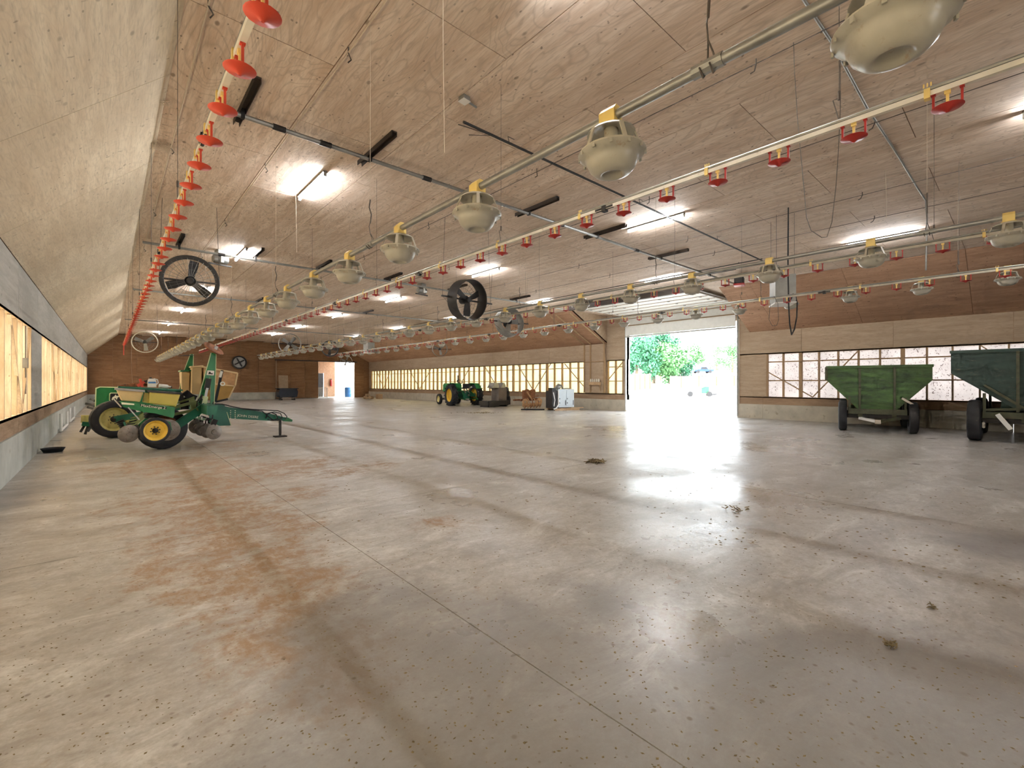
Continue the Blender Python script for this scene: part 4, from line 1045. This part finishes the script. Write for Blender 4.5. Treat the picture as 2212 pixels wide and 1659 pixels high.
# ------------------------------------------------------------------ gravity wagons
def wagon_paint(name, a, b):
    n = NT(name); p = n.pos(obj=True)
    c = n.mix(n.ramp(n.noise(n.pos((.4, .4, 1.6), True), 3.5, 6, .7), .35, .65), a, b)
    c = n.mix(n.ramp(n.noise(n.pos((.7, .7, 3), True), 7, 5, .7), .6, .72, 0, .75), c, (.16, .14, .09))
    n.col(c); return n.set(.55)
M['wagon_green'] = wagon_paint('worn_green_paint', (.022, .042, .02), (.08, .17, .042))
M['wagon_dark'] = wagon_paint('dark_green_paint', (.018, .035, .03), (.03, .065, .05))
M['wagon_frame'] = plain('olive_frame', (.075, .08, .042), .6, var=.3, dirt=((.08,.06,.04), .55))
def wagon(label, ox, yc, W, top, side, bot, wb_, L, mat, track, wr_, ribs, tongue=True, tw=.19):
    """box opens upward, front end faces -X; origin at ground below the middle of the front end"""
    g = thing('gravity_wagon', label, 'wagon', (ox, yc, 0), 0, 'green gravity box wagons on the right')
    h = W/2; t = .03; hb = wb_/2
    prof_ = [(-h, top), (-h, side), (-hb, bot), (hb, bot), (h, side), (h, top)]
    def face(x): return [(x, y, z) for y, z in prof_]
    MB().prism(face(0), (t, 0, 0)).build('front_panel', mat, g)
    MB().prism(face(L-t), (t, 0, 0)).build('back_panel', mat, g)
    for (y0, z0), (y1, z1) in zip(prof_, prof_[1:]):
        MB().bar((L/2, y0, z0), (L/2, y1, z1), L-.004, .02, (0, z1-z0, -(y1-y0)) ).build('side_panel', mat, g)
    fr = MB().box(-.03, .0, -h-.02, h+.02, top-.06, top+.01).box(L, L+.03, -h-.02, h+.02, top-.05, top+.01).box(-.02, L+.02, -h-.03, -h, top-.05, top+.01).box(-.02, L+.02, h, h+.03, top-.05, top+.01)
    fr.build('top_rail', mat, g)
    for y in ribs: MB().box(-.05, 0, y-.025, y+.025, bot-.05 if abs(y) < hb+.05 else side, top-.05).build('rib', M['wagon_frame'], g)
    for s in (-1, 1):
        q = track/2-.15
        MB().bar((.02, s*q, wr_+.18), (.02, s*q, max(bot+.1, side-(q-hb)/(h-hb+1e-6)*0-.45)), .05, .07).build('post', M['wagon_frame'], g)
        MB().bar((.0, s*(q-.02), bot-.02), (-.0, s*hb*.9, bot+.02), .05, .05).build('brace', M['wagon_frame'], g)
        MB().bar((L-.1, s*q, wr_+.18), (L-.1, s*q, side-.35), .05, .07).build('post', M['wagon_frame'], g)
    MB().box(-.03, .05, -track/2+.12, track/2-.12, wr_+.06, wr_+.20).box(L-.12, L-.04, -track/2+.12, track/2-.12, wr_+.06, wr_+.20).box(.0, L, -.4, -.30, wr_-.02, wr_+.10).box(.0, L, .30, .4, wr_-.02, wr_+.10).build('chassis', M['wagon_frame'], g)
    MB().box(.05, .15, -track/2+.05, track/2-.05, wr_-.05, wr_+.05).build('axle', M['dark_steel'], g)
    MB().box(L-.35, L-.25, -track/2+.05, track/2-.05, wr_-.05, wr_+.05).build('axle', M['dark_steel'], g)
    for x in (.12, L-.30):
        for s in (-1, 1):
            wheel(g, (x, s*track/2, wr_), wr_, tw, wr_*.55, (0, -s, 0), M['wagon_frame'], lugs=0)
    if tongue:
        MB().bar((-.03, .35, wr_-.05), (-.42, .02, wr_-.10), .10, .06).build('drawbar', M['white'], g)
        MB().bar((-.03, -.45, wr_-.03), (-.42, .0, wr_-.10), .10, .06).build('drawbar', M['wagon_frame'], g)
        MB().box(-.52, -.40, -.06, .06, wr_-.15, wr_-.05).build('hitch', M['steel'], g)
        m = MB(); m.box(-.04, .02, h-.01, h+.05, top-.38, top-.02)
        m.build('side_latch', M['wagon_frame'], g)
        m = MB()
        for k in range(3): m.tube([(.1, -(track/2-.34+.07*k), wr_+.2), (.1, -(track/2-.34+.07*k), bot+.38)], .012, 6)
        m.build('spout_rods', M['dark_steel'], g)
        MB().bar((-.03, -.72, wr_+.34), (-.03, -.50, wr_+.5), .05, .08, (1, 0, 0)).build('lever', M['steel'], g)
    return g
# wagon 1 : the camera sees its front end
wagon('green gravity wagon with patchy bright green front, standing left of the darker one', 15.2, 2.60, 2.16, 1.755, 1.37, .56, .72, 2.35, M['wagon_green'], 1.46, .405, (-.36, .36))
COL.objects['gravity_wagon'].rotation_euler.z = .21
wg = wagon('dark green gravity wagon with tall box, cut off by the right picture edge', 14.55, -.35, 2.95, 2.03, 1.52, .72, .9, 2.7, M['wagon_dark'], 2.2, .46, (-.25, .45), tongue=False, tw=.23)
for a in (-.15, -.02, .12):
    MB().tube([(-.25, .95, .38+a*.3), (-.05, .95, .40+a*.3)], .025, 8).build('axle_bolt', M['steel'], wg)
MB().bar((-.02, .95, 1.25), (-.02, .35, .75), .05, .05).build('brace', M['wagon_frame'], wg)
MB().lathe([(.0, -.35), (.16, -.35), (.16, .35), (0, .35)], 16, (.3, .35, .80), (0, 1, .1)).build('auger_housing', M['wagon_dark'], wg, 40)
MB().bar((-.1, .75, .62), (-.1, .55, .30), .05, .08).build('jack_arm', M['white'], wg)

# ------------------------------------------------------------------ green tractor seen from behind
tr = thing('tractor', 'small green tractor with yellow wheels parked rear towards us by the window band', 'tractor', (15.35, 21.5, 0), -.14)
for s in (-1, 1):
    wheel(tr, (s*.80, 0, .60), .60, .34, .37, (s, 0, 0), M['yellow'], lugs=18, name='rear_wheel')
    wheel(tr, (s*.62, 2.0, .32), .32, .17, .19, (s, 0, 0), M['rim_yellow'], name='front_wheel')
    MB().prism([(s*.62-.11, -.62, .98), (s*.62-.11, -.35, 1.27), (s*.62-.11, .3, 1.30), (s*.62-.11, .62, 1.05), (s*.62-.11, .56, 1.02), (s*.62-.11, .28, 1.25), (s*.62-.11, -.32, 1.22), (s*.62-.11, -.56, .96)], (.30, 0, 0)).build('fender', M['green'], tr)
MB().box(-.20, .20, -.30, 1.3, .40, .82).box(-.62, .62, -.12, .12, .50, .70).build('transmission', M['dark_green'], tr)
hd = MB().prism([(-.24, .75, .75), (.24, .75, .75), (.24, .75, 1.18), (.16, .75, 1.27), (-.16, .75, 1.27), (-.24, .75, 1.18)], (0, 1.55, 0)).build('hood', M['green'], tr)
MB().box(-.55, .55, 1.94, 2.06, .28, .38).box(-.12, .12, 1.7, 2.3, .35, .75).build('front_axle', M['dark_steel'], tr)
MB().prism([(-.22, -.30, .98), (.22, -.30, .98), (.22, .1, .95), (-.22, .1, .95)], (0, 0, .07)).box(-.22, .22, -.34, -.28, .98, 1.25).build('seat', M['black'], tr)
m = MB(); m.tube([(0, .75, 1.15), (0, .5, 1.35)], .015, 6); m.lathe([(.17, -.012), (.195, 0), (.17, .012), (.15, 0), (.17, -.012)], 20, (0, .48, 1.37), (0, -.6, .8)); m.build('steering_wheel', M['black'], tr)
for s in (-1, 1):
    MB().bar((s*.25, -.2, .85), (s*.33, -.65, .62), .05, .07).bar((s*.32, -.1, .42), (s*.40, -.95, .38), .05, .06).bar((s*.33, -.62, .64), (s*.40, -.9, .40), .025, .025).build('lift_arm', M['green'], tr)
MB().bar((0, -.3, .95), (0, -.72, .72), .05, .05).build('top_link', M['steel'], tr); MB().box(-.04, .04, -.55, -.30, .28, .36).build('hitch_bar', M['steel'], tr)
for x, z in ((-.35, 1.0), (.30, 1.06), (-.1, .78), (.12, .60)): MB().cbox((x, -.36, z), (.07, .08, .1)).build('lamp', M['white'] if z > .9 else M['steel'], tr)
MB().tube([(.28, 1.3, 1.2), (.28, 1.3, 1.75)], .03, 8).build('exhaust_pipe', M['dark_steel'], tr)

# ------------------------------------------------------------------ platform machine beside the tractor
pm = thing('sheet_metal_machine', 'dark grey machine with low platform and tall sheet metal box right of the tractor', 'machine', (15.9, 19.2, 0), .12)
MB().box(-1.0, .75, -.35, .35, .10, .33).box(-.95, -.2, -.40, -.35, .02, .32).build('platform', M['dark_steel'], pm)
for x in (-.9, -.45, .5): MB().box(x-.05, x+.05, -.3, .3, 0, .10).build('skid', M['black'], pm)
gx = M['gray_brown'] = plain('grey_brown_sheet', (.16, .13, .11), .6, var=.15)
MB().box(-.10, .55, -.25, .30, .33, 1.02).build('cabinet', gx, pm)
for x0, x1, h0 in ((-.55, -.02, 1.03), (.12, .52, 1.03)):
    MB().prism([(x0, -.2, h0), (x1, -.2, h0), (x1, -.2, h0+.14), (x1-.1, -.2, h0+.28), (x0+.22, -.2, h0+.28), (x0+.1, -.2, h0+.10)], (0, .4, 0)).build('hood', M['galv'], pm)
MB().box(-.55, .55, -.02, .05, .98, 1.03).build('shelf', gx, pm)
m = MB(); m.sphere((.78, 0, .72), (.20, .2, .30)).sphere((.85, .02, .36), (.22, .22, .34)).sphere((.68, -.1, .95), (.12, .12, .10)); m.build('crumpled_cover', M['black'], pm)
m = MB().sphere((.74, -.05, .95), (.17, .15, .14)).build('bag', M['galv'], pm)

# ------------------------------------------------------------------ rusty cultivator
ct = thing('cultivator', 'rusty orange field cultivator with discs between platform machine and white cabinet', 'farm machine', (16.2, 16.9, 0), .15)
rr = random.Random(4)
MB().box(-.75, .75, -.05, .05, .38, .48).box(-.7, .7, .45, .53, .38, .46).build('toolbar', M['rust'], ct)
for k in range(6):
    x = -.62+.25*k
    MB().tube([(x, 0, .45), (x-.02, -.18, .52), (x-.02, -.30, .35), (x, -.26, .12), (x+.01, -.14, .02)], .022, 6).build('tine', M['rust_light'] if k % 2 else M['rust'], ct, 50)
    MB().lathe([(0, -.02), (.10, -.01), (.105, 0), (.10, .01), (0, .02)], 16, (x+.1, -.05, .17), (1, .4, 0)).build('disc', M['rust_light'], ct, 40)
for x, z in ((-.72, .34), (.45, .34)): MB().lathe([(.05, -.03), (.17, -.03), (.17, .03), (.05, .03), (.05, -.03)], 18, (x, -.28, z), (.3, 1, 0)).build('gauge_wheel', M['rust_light'], ct, 40)
for x in (-.25, .25): MB().prism([(x-.2, 0, .48), (x+.2, 0, .48), (x+.26, 0, .90), (x+.12, 0, .98), (x-.1, 0, .90), (x-.22, 0, .93)], (0, .12, 0)).build('hitch_frame', M['rust'], ct)
MB().bar((-.35, -.1, .85), (-.05, -.2, .42), .07, .05).build('strut', M['rust_light'], ct); MB().bar((-.5, -.1, .5), (.6, -.1, .62), .05, .05).build('strut', M['rust'], ct)

# ------------------------------------------------------------------ white cabinet on a pallet
wc = thing('machine_cabinet', 'pale blue-grey two door steel cabinet with black hoses, on a low pallet', 'cabinet', (16.25, 14.75, 0), 0)
wc.rotation_euler.z = -.35
M['pale_blue'] = plain('pale_blue_enamel', (.55, .62, .66), .4, var=.04)
MB().box(-.55, .75, -.45, .45, .06, .10).box(-.55, .75, -.42, -.32, 0, .06).box(-.55, .75, .32, .42, 0, .06).box(.3, .95, -.44, -.36, .1, .14).build('pallet', M['wood'], wc)
MB().box(-.32, .52, -.30, .40, .14, 1.0).build('body', M['pale_blue'], wc)
for x0, x1 in ((-.30, .09), (.11, .50)):
    dr = MB().box(x0, x1, -.32, -.302, .20, .97).build('door', M['pale_blue'], wc)
    for z in (.35, .55): MB().box(x0+.03, x0+.05, -.34, -.32, z-.03, z+.03).build('latch', M['dark_steel'], dr)
    MB().box(x1-.045, x1-.025, -.34, -.32, .25, .48).build('handle', M['dark_steel'], dr)
MB().box(-.66, -.36, -.32, .34, .10, .92).box(-.6, -.4, -.2, .2, .92, 1.06).build('engine_cover', M['dark_steel'], wc)
m = MB(); m.tube([(-.33, -.34, .95), (-.36, -.40, .6), (-.38, -.44, .3), (-.52, -.5, .12), (-.66, -.5, .08)], .03, 7); m.tube([(-.6, -.34, .85), (-.56, -.42, .5), (-.62, -.44, .2)], .02, 6); m.build('hose', M['white'], wc, 50)
m = MB(); m.sphere((-.18, 0, 1.10), (.16, .14, .11)).tube([(-.35, 0, 1.05), (-.2, -.05, 1.24), (.0, 0, 1.18), (.08, .0, 1.02)], .04, 7).tube([(.1, 0, 1.02), (.3, 0, 1.04), (.42, 0, 1.02)], .025, 6); m.build('burner', M['galv'], wc, 50)
hz_ = MB().tube([(15.55, 15.2, .03), (15.2, 15.5, .03), (15.0, 15.9, .03), (14.7, 15.9, .03)], .035, 7).build('loose_hose', M['black'], None, 50); tag(hz_, 'black hose lying on the floor left of the pale cabinet', 'hose')

# ------------------------------------------------------------------ wall rack with five hooks on the duct casing
rk = thing('wall_rack', 'small wall rack with five pale knobs fixed low on the duct casing', 'rack', (XR-.203, 13.72, 1.2))
MB().box(-.12, 0, -.32, .32, .0, .14).build('shelf_box', M['wood'], rk); MB().prism([(0, -.3, 0), (-.10, -.3, 0), (0, -.3, -.30)], (0, .03, 0)).prism([(0, .27, 0), (-.10, .27, 0), (0, .27, -.30)], (0, .03, 0)).build('bracket', M['stud_dark'], rk)
for k in range(5): MB().lathe([(0, .14), (.035, .14), (.045, .22), (.03, .28), (0, .30)], 10, (-.06, -.24+.12*k, 0)).build('knob', M['cream_pipe'], rk, 40)

# ------------------------------------------------------------------ far end things
bx_ = thing('storage_chest', 'dark blue-black chest with grey shine standing before the sliding door', 'chest', (P(639, 866, Z=0).x, 37.0, 0), .05)
MB().prism([(-.62, -.35, .22), (.62, -.35, .22), (.68, -.35, .62), (.60, -.35, .86), (-.60, -.35, .86), (-.68, -.35, .62)], (0, .7, 0)).build('body', plain('dark_blue_enamel', (.025, .03, .045), .2), bx_)
MB().box(-.70, .70, -.40, .40, .84, .90).build('lid', M['black'], bx_)
for x in (-.45, .45): MB().box(x-.04, x+.04, -.3, .3, 0, .22).build('leg', M['dark_steel'], bx_)
MB().box(-.5, .5, -.38, -.35, .12, .17).build('rail', M['steel'], bx_)
p = P(608, 865, Z=0); o = MB().prism([(10.15, 39.35, 0), (10.85, 39.35, 0), (10.85, 39.50, 1.9), (10.15, 39.50, 1.9)], (0, .02, 0)).build('plywood_offcut', M['ply_wall']); tag(o, 'tall plywood offcut leaning against the left end of the sliding door', 'board')
for k, (x, y, z, r, ax) in enumerate(((15.35, 34.9, .12, .12, (0, 1, .0)), (15.62, 34.8, .13, .13, (.3, 1, 0)), (15.9, 35.0, .11, .11, (0, 1, 0)), (15.5, 34.9, .33, .11, (0, 1, 0)))):
    o = MB().lathe([(0, -.2), (r, -.2), (r, .2), (0, .2)], 12, (0, 0, 0), ax).build('log', M['wood'], None, 40, (x, y, z)); tag(o, ['left log of the small pile near the far right corner', 'middle log of the small pile near the far right corner', 'right log of the small pile near the far right corner', 'log lying on top of the small pile near the corner'][k], 'log', 'logs piled near the far right corner')
o = MB().box(16.35, 16.75, 34.8, 35.2, 0, .38).build('wooden_block', M['wood']); tag(o, 'square wooden block right of the log pile', 'block')
gt = thing('wire_panel', 'white wire mesh panel standing in the far doorway left of the bright part', 'panel', (13.75, 40.2, 0), .1)
f_ = MB().box(-.5, .5, -.015, .015, .86, .90).box(-.5, -.46, -.015, .015, 0, .9).box(.46, .5, -.015, .015, 0, .9).box(-.5, .5, -.015, .015, .05, .09); f_.build('frame', M['white'], gt)
w_ = MB()
for k in range(12): w_.box(-.46+.08*k, -.445+.08*k, -.006, .006, .08, .88)
for k in range(7): w_.box(-.48, .48, -.006, .006, .15+.11*k, .16+.11*k)
w_.build('mesh', M['white'], gt)
br_ = thing('barrel', 'blue plastic barrel standing in the bright far doorway', 'barrel', (P(752, 857, Y=41.5).x, 41.5, 0))
MB().lathe([(0, 0), (.27, 0), (.29, .04), (.29, .28), (.30, .30), (.29, .32), (.29, .60), (.30, .62), (.29, .64), (.29, .84), (.26, .88), (0, .88)], 20).build('drum', M['blue'], br_, 40); MB().lathe([(0, .88), (.05, .88), (.05, .91), (0, .91)], 10, (.12, 0, 0)).build('bung', M['white'], br_)
ex = thing('fire_extinguisher', 'small red extinguisher on the annex wall beside the bright gap', 'extinguisher', (15.75, 43.5, 1.0)); MB().lathe([(0, 0), (.09, 0), (.10, .04), (.10, .5), (.04, .6), (0, .6)], 14).build('cylinder', M['red'], ex, 40); MB().box(-.05, .05, -.03, .03, .6, .68).build('valve', M['black'], ex)

# ------------------------------------------------------------------ along the left wall and on the floor
for k, y in enumerate((16.6, 20.2)):
    o = MB().tube([(XL+.08, y, .05), (XL+.08, y, .50)], .03, 8).tube([(XL+.08, y, .06), (XL+.08, y+2.4, .06)], .03, 8).tube([(XL+.08, y+2.4, .05), (XL+.08, y+2.4, .45)], .03, 8).build('wall_pipe', M['white']); tag(o, ['white U-shaped pipe along the left wall base, the nearer of two', 'white U-shaped pipe along the left wall base, the farther of two'][k], 'pipe')
p = P(104, 977, Z=0); fp = thing('rubber_pan', 'black rubber feed pan on the floor against the left wall', 'pan', (max(p.x, XL+.22), p.y, 0)); MB().lathe([(0, .0), (.13, .0), (.17, .07), (.175, .075), (.165, .075), (.12, .012), (0, .012)], 20).build('bowl', M['black'], fp, 40)
p = P(66, 760, X=XL); cp = thing('switch_box', 'small grey switch box with cable between the left wall studs', 'electrical box', (XL-.03, P(55, 785, X=XL).y, 1.62)); MB().box(0, .06, -.05, .05, -.08, .08).build('box', M['galv'], cp); MB().tube([(.03, 0, .08), (.03, .02, .35), (.03, 0, .6)], .008, 5).tube([(.03, 0, -.08), (.03, .02, -.35), (.03, 0, -.5)], .008, 5).build('cable', M['wire'], cp)
M['dung'] = plain('dried_litter', (.22, .17, .09), .95, var=.4, scale=20)
def clump(label, u, v, r, n_, seed, mat='dung', name='litter_clump', cat='litter', k_=1.0):
    p = P(u, v, Z=0); rr = random.Random(seed); m = MB()
    for k in range(n_):
        a = Vector((rr.gauss(0, r*.5), rr.gauss(0, r*.45), .008+abs(rr.gauss(0, .012)))); d = Vector((rr.gauss(0, 1), rr.gauss(0, 1), rr.gauss(0, .25))).normalized()*rr.uniform(.01, .05)*k_
        m.bar(a-d, a+d, rr.uniform(.004, .02)*k_, rr.uniform(.004, .012)*k_)
    o = m.build(name, M[mat], None, 0, (p.x, p.y, 0)); tag(o, label, cat); return o
clump('tuft of dry straw lying on the floor in line with the doorway', 1285, 998, .13, 130, 1, 'dung', 'straw_tuft', 'straw')
clump('dark brown crumbs lying on the floor at right, in line with the right doorway jamb', 1592, 1102, .13, 16, 2, k_=.7)
clump('flat brown lump on the floor at lower right', 1925, 1398, .03, 26, 3, k_=.4)
clump('small dark lump on the floor at right, farther off', 2013, 1316, .018, 14, 5, k_=.4)
clump('dark streaks of litter on the floor before the tractor', 1040, 892, .7, 120, 6)
# scattered crumbs that nobody could count
rr = random.Random(11); m = MB()
def crumb(x, y, s):
    t = rr.uniform(0, pi); dx, dy = cos(t)*s, sin(t)*s; w_ = rr.uniform(.35, .8)*s; z = .25*s+.001
    a = [(x-dx+dy*.3, y-dy, 0), (x+dy*w_/s, y-dx*w_/s, 0), (x+dx, y+dy, 0), (x-dy*w_/s, y+dx*w_/s, 0), (x, y, z)]
    m.add(a, [(0, 1, 4), (1, 2, 4), (2, 3, 4), (3, 0, 4)])
for k in range(2600):
    u = rr.uniform(700, 2212); v = 870 + 800*rr.random()**.8
    if rr.random() > (.35 + .65*math.exp(-((u-1600)/420)**2 - ((v-1250)/260)**2)): continue
    p = P(u, v, Z=0)
    if p.x < 17.4 and p.y > YB and p.y < 38: crumb(p.x, p.y, rr.uniform(.003, .009)*(1 + (p.length > 4)*1.2))
for k in range(900):
    u = rr.uniform(0, 1100); v = 990 + 640*rr.random(); p = P(u, v, Z=0)
    if p.x > XL+.1: crumb(p.x, p.y, rr.uniform(.003, .008))
o = m.build('floor_litter', M['dung']); tag(o, 'crumbs of dried litter scattered over the concrete floor', 'litter', kind='stuff')

# ------------------------------------------------------------------ outside the big doorway
M['gravel'] = plain('pale_gravel', (.62, .59, .54), .9, var=.10, scale=1.2)
gm = MB(); xs = [XR+.2, 45, 70, 100, 150, 220, 420]; zs = [-.02, -.02, 1.2, 3.2, 5.5, 8, 14]; ys = [-140, 0, 60, 160, 300]
gv = [(x, y, z) for x, z in zip(xs, zs) for y in ys]; gf = [(i*5+j, (i+1)*5+j, (i+1)*5+j+1, i*5+j+1) for i in range(6) for j in range(4)]
gv += [(-160, -140, -.35), (-160, 300, -.35), (XR+.2, 300, -.35), (XR+.2, -140, -.35)]; k = 35; gf.append((k, k+3, k+2, k+1))
gm.add(gv, gf); struct(gm.build('ground', M['gravel']))
M['leaf'] = plain('tree_leaves', (.05, .20, .10), .6, var=.45, scale=1.0)
M['leaf2'] = plain('light_leaves', (.10, .26, .09), .6, var=.35, scale=1.0)
M['bark'] = plain('tree_bark', (.2, .15, .1), .9)
def gz_(x):
    for (x0, z0), (x1, z1) in zip(zip(xs, zs), zip(xs[1:], zs[1:])):
        if x0 <= x <= x1: return z0+(z1-z0)*(x-x0)/(x1-x0)
    return 0
def tree(label, u, D, H, R_, seed, leaf='leaf', n_=4200, base_v=None):
    k = u-1106; s = D/983; x = (983*sin(YAW)+k*cos(YAW))*s; y = (983*cos(YAW)-k*sin(YAW))*s
    z = gz_(x) - .1
    t = thing('leafy_tree', label, 'tree', (x, y, z), 0, 'trees beyond the yard')
    rr = random.Random(seed)
    MB().tube([(0, 0, 0), (.1, 0, H*.3), (0, .1, H*.75)], [R_*.09, R_*.07, R_*.02], 8).build('trunk', M['bark'], t, 60)
    m = MB(); cl = [(Vector((rr.gauss(0, R_*.45), rr.gauss(0, R_*.45), H*(.12+.78*rr.random()))), R_*rr.uniform(.3, .55)) for _ in range(20)]
    for i in range(n_):
        c, r = rr.choice(cl); d = Vector((rr.gauss(0, 1), rr.gauss(0, 1), rr.gauss(0, 1))).normalized(); p = c + d*r*rr.uniform(.6, 1.0)
        if p.z < .2: continue
        a = Vector((rr.gauss(0, 1), rr.gauss(0, 1), rr.gauss(0, 1))).normalized(); b = a.cross(d).normalized(); q = R_*.075
        m.add([p-a*q, p+b*q*.6, p+a*q, p-b*q*.6], [(0, 1, 2, 3)])
    m.build('foliage', M[leaf], t)
tree('leftmost dark green tree seen through the big doorway', 1375, 72, 8.2, 3.2, 1)
tree('tallest green tree of the clump seen through the doorway', 1412, 78, 10.0, 3.6, 2)
tree('lighter green tree at the right of the clump beyond the doorway', 1448, 74, 6.6, 3.2, 3, 'leaf2')
tree('low bush-like tree ending the clump beyond the doorway', 1472, 80, 4.6, 2.0, 4)
tree('small light green tree right of the pickup', 1548, 150, 8.0, 3.4, 5, 'leaf2', 1400)
tree('light green tree at the right doorway edge behind the pickup', 1582, 112, 8.0, 3.6, 6, 'leaf2', 1600)
def at(u, D):
    k = u-1106; s = D/983; return ((983*sin(YAW)+k*cos(YAW))*s, (983*cos(YAW)-k*sin(YAW))*s)
x, y = at(1518, 112); pk = thing('pickup_truck', 'blue pickup truck parked in the yard far beyond the doorway', 'truck', (x, y, gz_(x)), radians(-38))
bl = M['blue_paint'] = plain('blue_car_paint', (.012, .05, .15), .35)
MB().box(-2.4, 2.4, -.85, .85, .45, .95).build('body', bl, pk); MB().prism([(-.9, -.8, .95), (1.1, -.8, .95), (.6, -.8, 1.6), (-.7, -.8, 1.6)], (0, 1.6, 0)).build('cab', bl, pk)
MB().prism([(-.75, -.83, 1.02), (.85, -.83, 1.02), (.5, -.83, 1.5), (-.62, -.83, 1.5)], (0, 1.66, 0)).build('side_windows', M['black'], pk)
for a in (-1.55, 1.5):
    for b in (-.8, .8): MB().lathe([(0, -.12), (.38, -.12), (.38, .12), (0, .12)], 16, (a, b, .38), (0, 1, 0)).build('wheel', M['tyre'], pk, 40)
x, y = at(1486, 118); fb = thing('flat_trailer', 'dark flat trailer standing left of the blue pickup', 'trailer', (x, y, gz_(x)), radians(-38))
MB().box(-2.2, 2.2, -.8, .8, .55, .70).build('deck', M['dark_steel'], fb)
for k in range(5): MB().box(-1.9+.85*k, -1.6+.85*k, -.7, .7, .70, 1.0).build('crate', M['dark_steel'], fb)
for b in (-.8, .8): MB().lathe([(0, -.1), (.3, -.1), (.3, .1), (0, .1)], 14, (0, b, .3), (0, 1, 0)).build('wheel', M['tyre'], fb, 40)
# pale bunker walls
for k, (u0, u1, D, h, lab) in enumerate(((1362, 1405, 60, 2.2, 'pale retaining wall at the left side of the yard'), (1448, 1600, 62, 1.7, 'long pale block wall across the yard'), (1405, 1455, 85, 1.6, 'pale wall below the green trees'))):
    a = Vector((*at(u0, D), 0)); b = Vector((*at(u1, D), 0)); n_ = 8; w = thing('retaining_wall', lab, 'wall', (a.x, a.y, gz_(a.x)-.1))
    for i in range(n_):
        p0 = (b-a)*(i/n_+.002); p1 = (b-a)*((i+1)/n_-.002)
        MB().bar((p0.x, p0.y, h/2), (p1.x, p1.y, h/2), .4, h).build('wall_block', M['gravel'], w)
        if (i*7+k) % 3: MB().bar((p0.x, p0.y, h+.04), (p1.x, p1.y, h+.04), .5, .08).build('coping_and_shade', M['dark_steel'] if k == 1 else M['rust_light'], w)  # dark strips on the long wall stand in for a shadow line
        if i % 2: MB().box(p0.x-.06, p0.x+.06, p0.y-.35, p0.y-.23, 0, h).build('post', M['rust'], w)
x, y = at(1508, 44); im = thing('green_implement', 'green implement with pale sloping deck standing in the yard beyond the doorway', 'farm machine', (x, y, -.02), radians(-45))
MB().bar((-1.3, 0, .25), (.6, 0, 1.05), .9, .06).build('sloping_deck', M['white'], im); MB().box(.2, .9, -.4, .4, .3, .95).build('body', M['green'], im)
for a in (-.9, .9): MB().lathe([(0, -.1), (.25, -.1), (.25, .1), (0, .1)], 14, (a, -.45, .25), (0, 1, 0)).build('wheel', M['tyre'], im, 40)
for k in range(5):
    x, y = at(1532+9*k, 46+k); o = MB().lathe([(.14, -.1), (.32, -.1), (.34, -.05), (.34, .05), (.32, .1), (.14, .1), (.14, -.1)], 18, (0, 0, 0), (0, 0, 1)).build('old_tyre', M['tyre'], None, 40, (x, y, .08)); tag(o, '%s old tyre in the row right of the green implement' % ORD[k], 'tyre', 'old tyres lying in the yard')
x, y = at(1552, 58); ps = thing('pipe_stack', 'stack of grey pipes lying on the yard behind the old tyres', 'pipes', (x, y, -.02), radians(-40))
for i in range(4):
    for j in range(3): MB().tube([(-1.1, -.4+.25*j, .12+.24*i), (1.1, -.4+.25*j, .12+.24*i)], .11, 8).build('pipe', M['galv'], ps)
for k in range(4):
    a = at(1452+16*k, 42+3*k); o = MB().cbox((0, 0, .3), (1.0, .6, .6), Matrix.Rotation(.3*k, 3, 'Z')).cbox((0, 0, .68), (.8, .5, .12), Matrix.Rotation(.3*k+.2, 3, 'Z')).build('stone_block', M['stem_wall'], None, 0, (a[0], a[1], -.02)); tag(o, '%s stone block from the left beside the green implement' % ORD[k], 'stone block', 'stone blocks in the yard')
for k in range(3):
    a = at(1372+14*k, 46+5*k); o = MB().cbox((0, 0, .22), (1.3, .5, .44)).cbox((.1, 0, .5), (1.0, .45, .12)).build('timber_bundle', M['wood'], None, 0, (a[0], a[1], -.02)); tag(o, '%s low timber bundle from the left at the left of the yard' % ORD[k], 'timber', 'timber bundles in the yard')
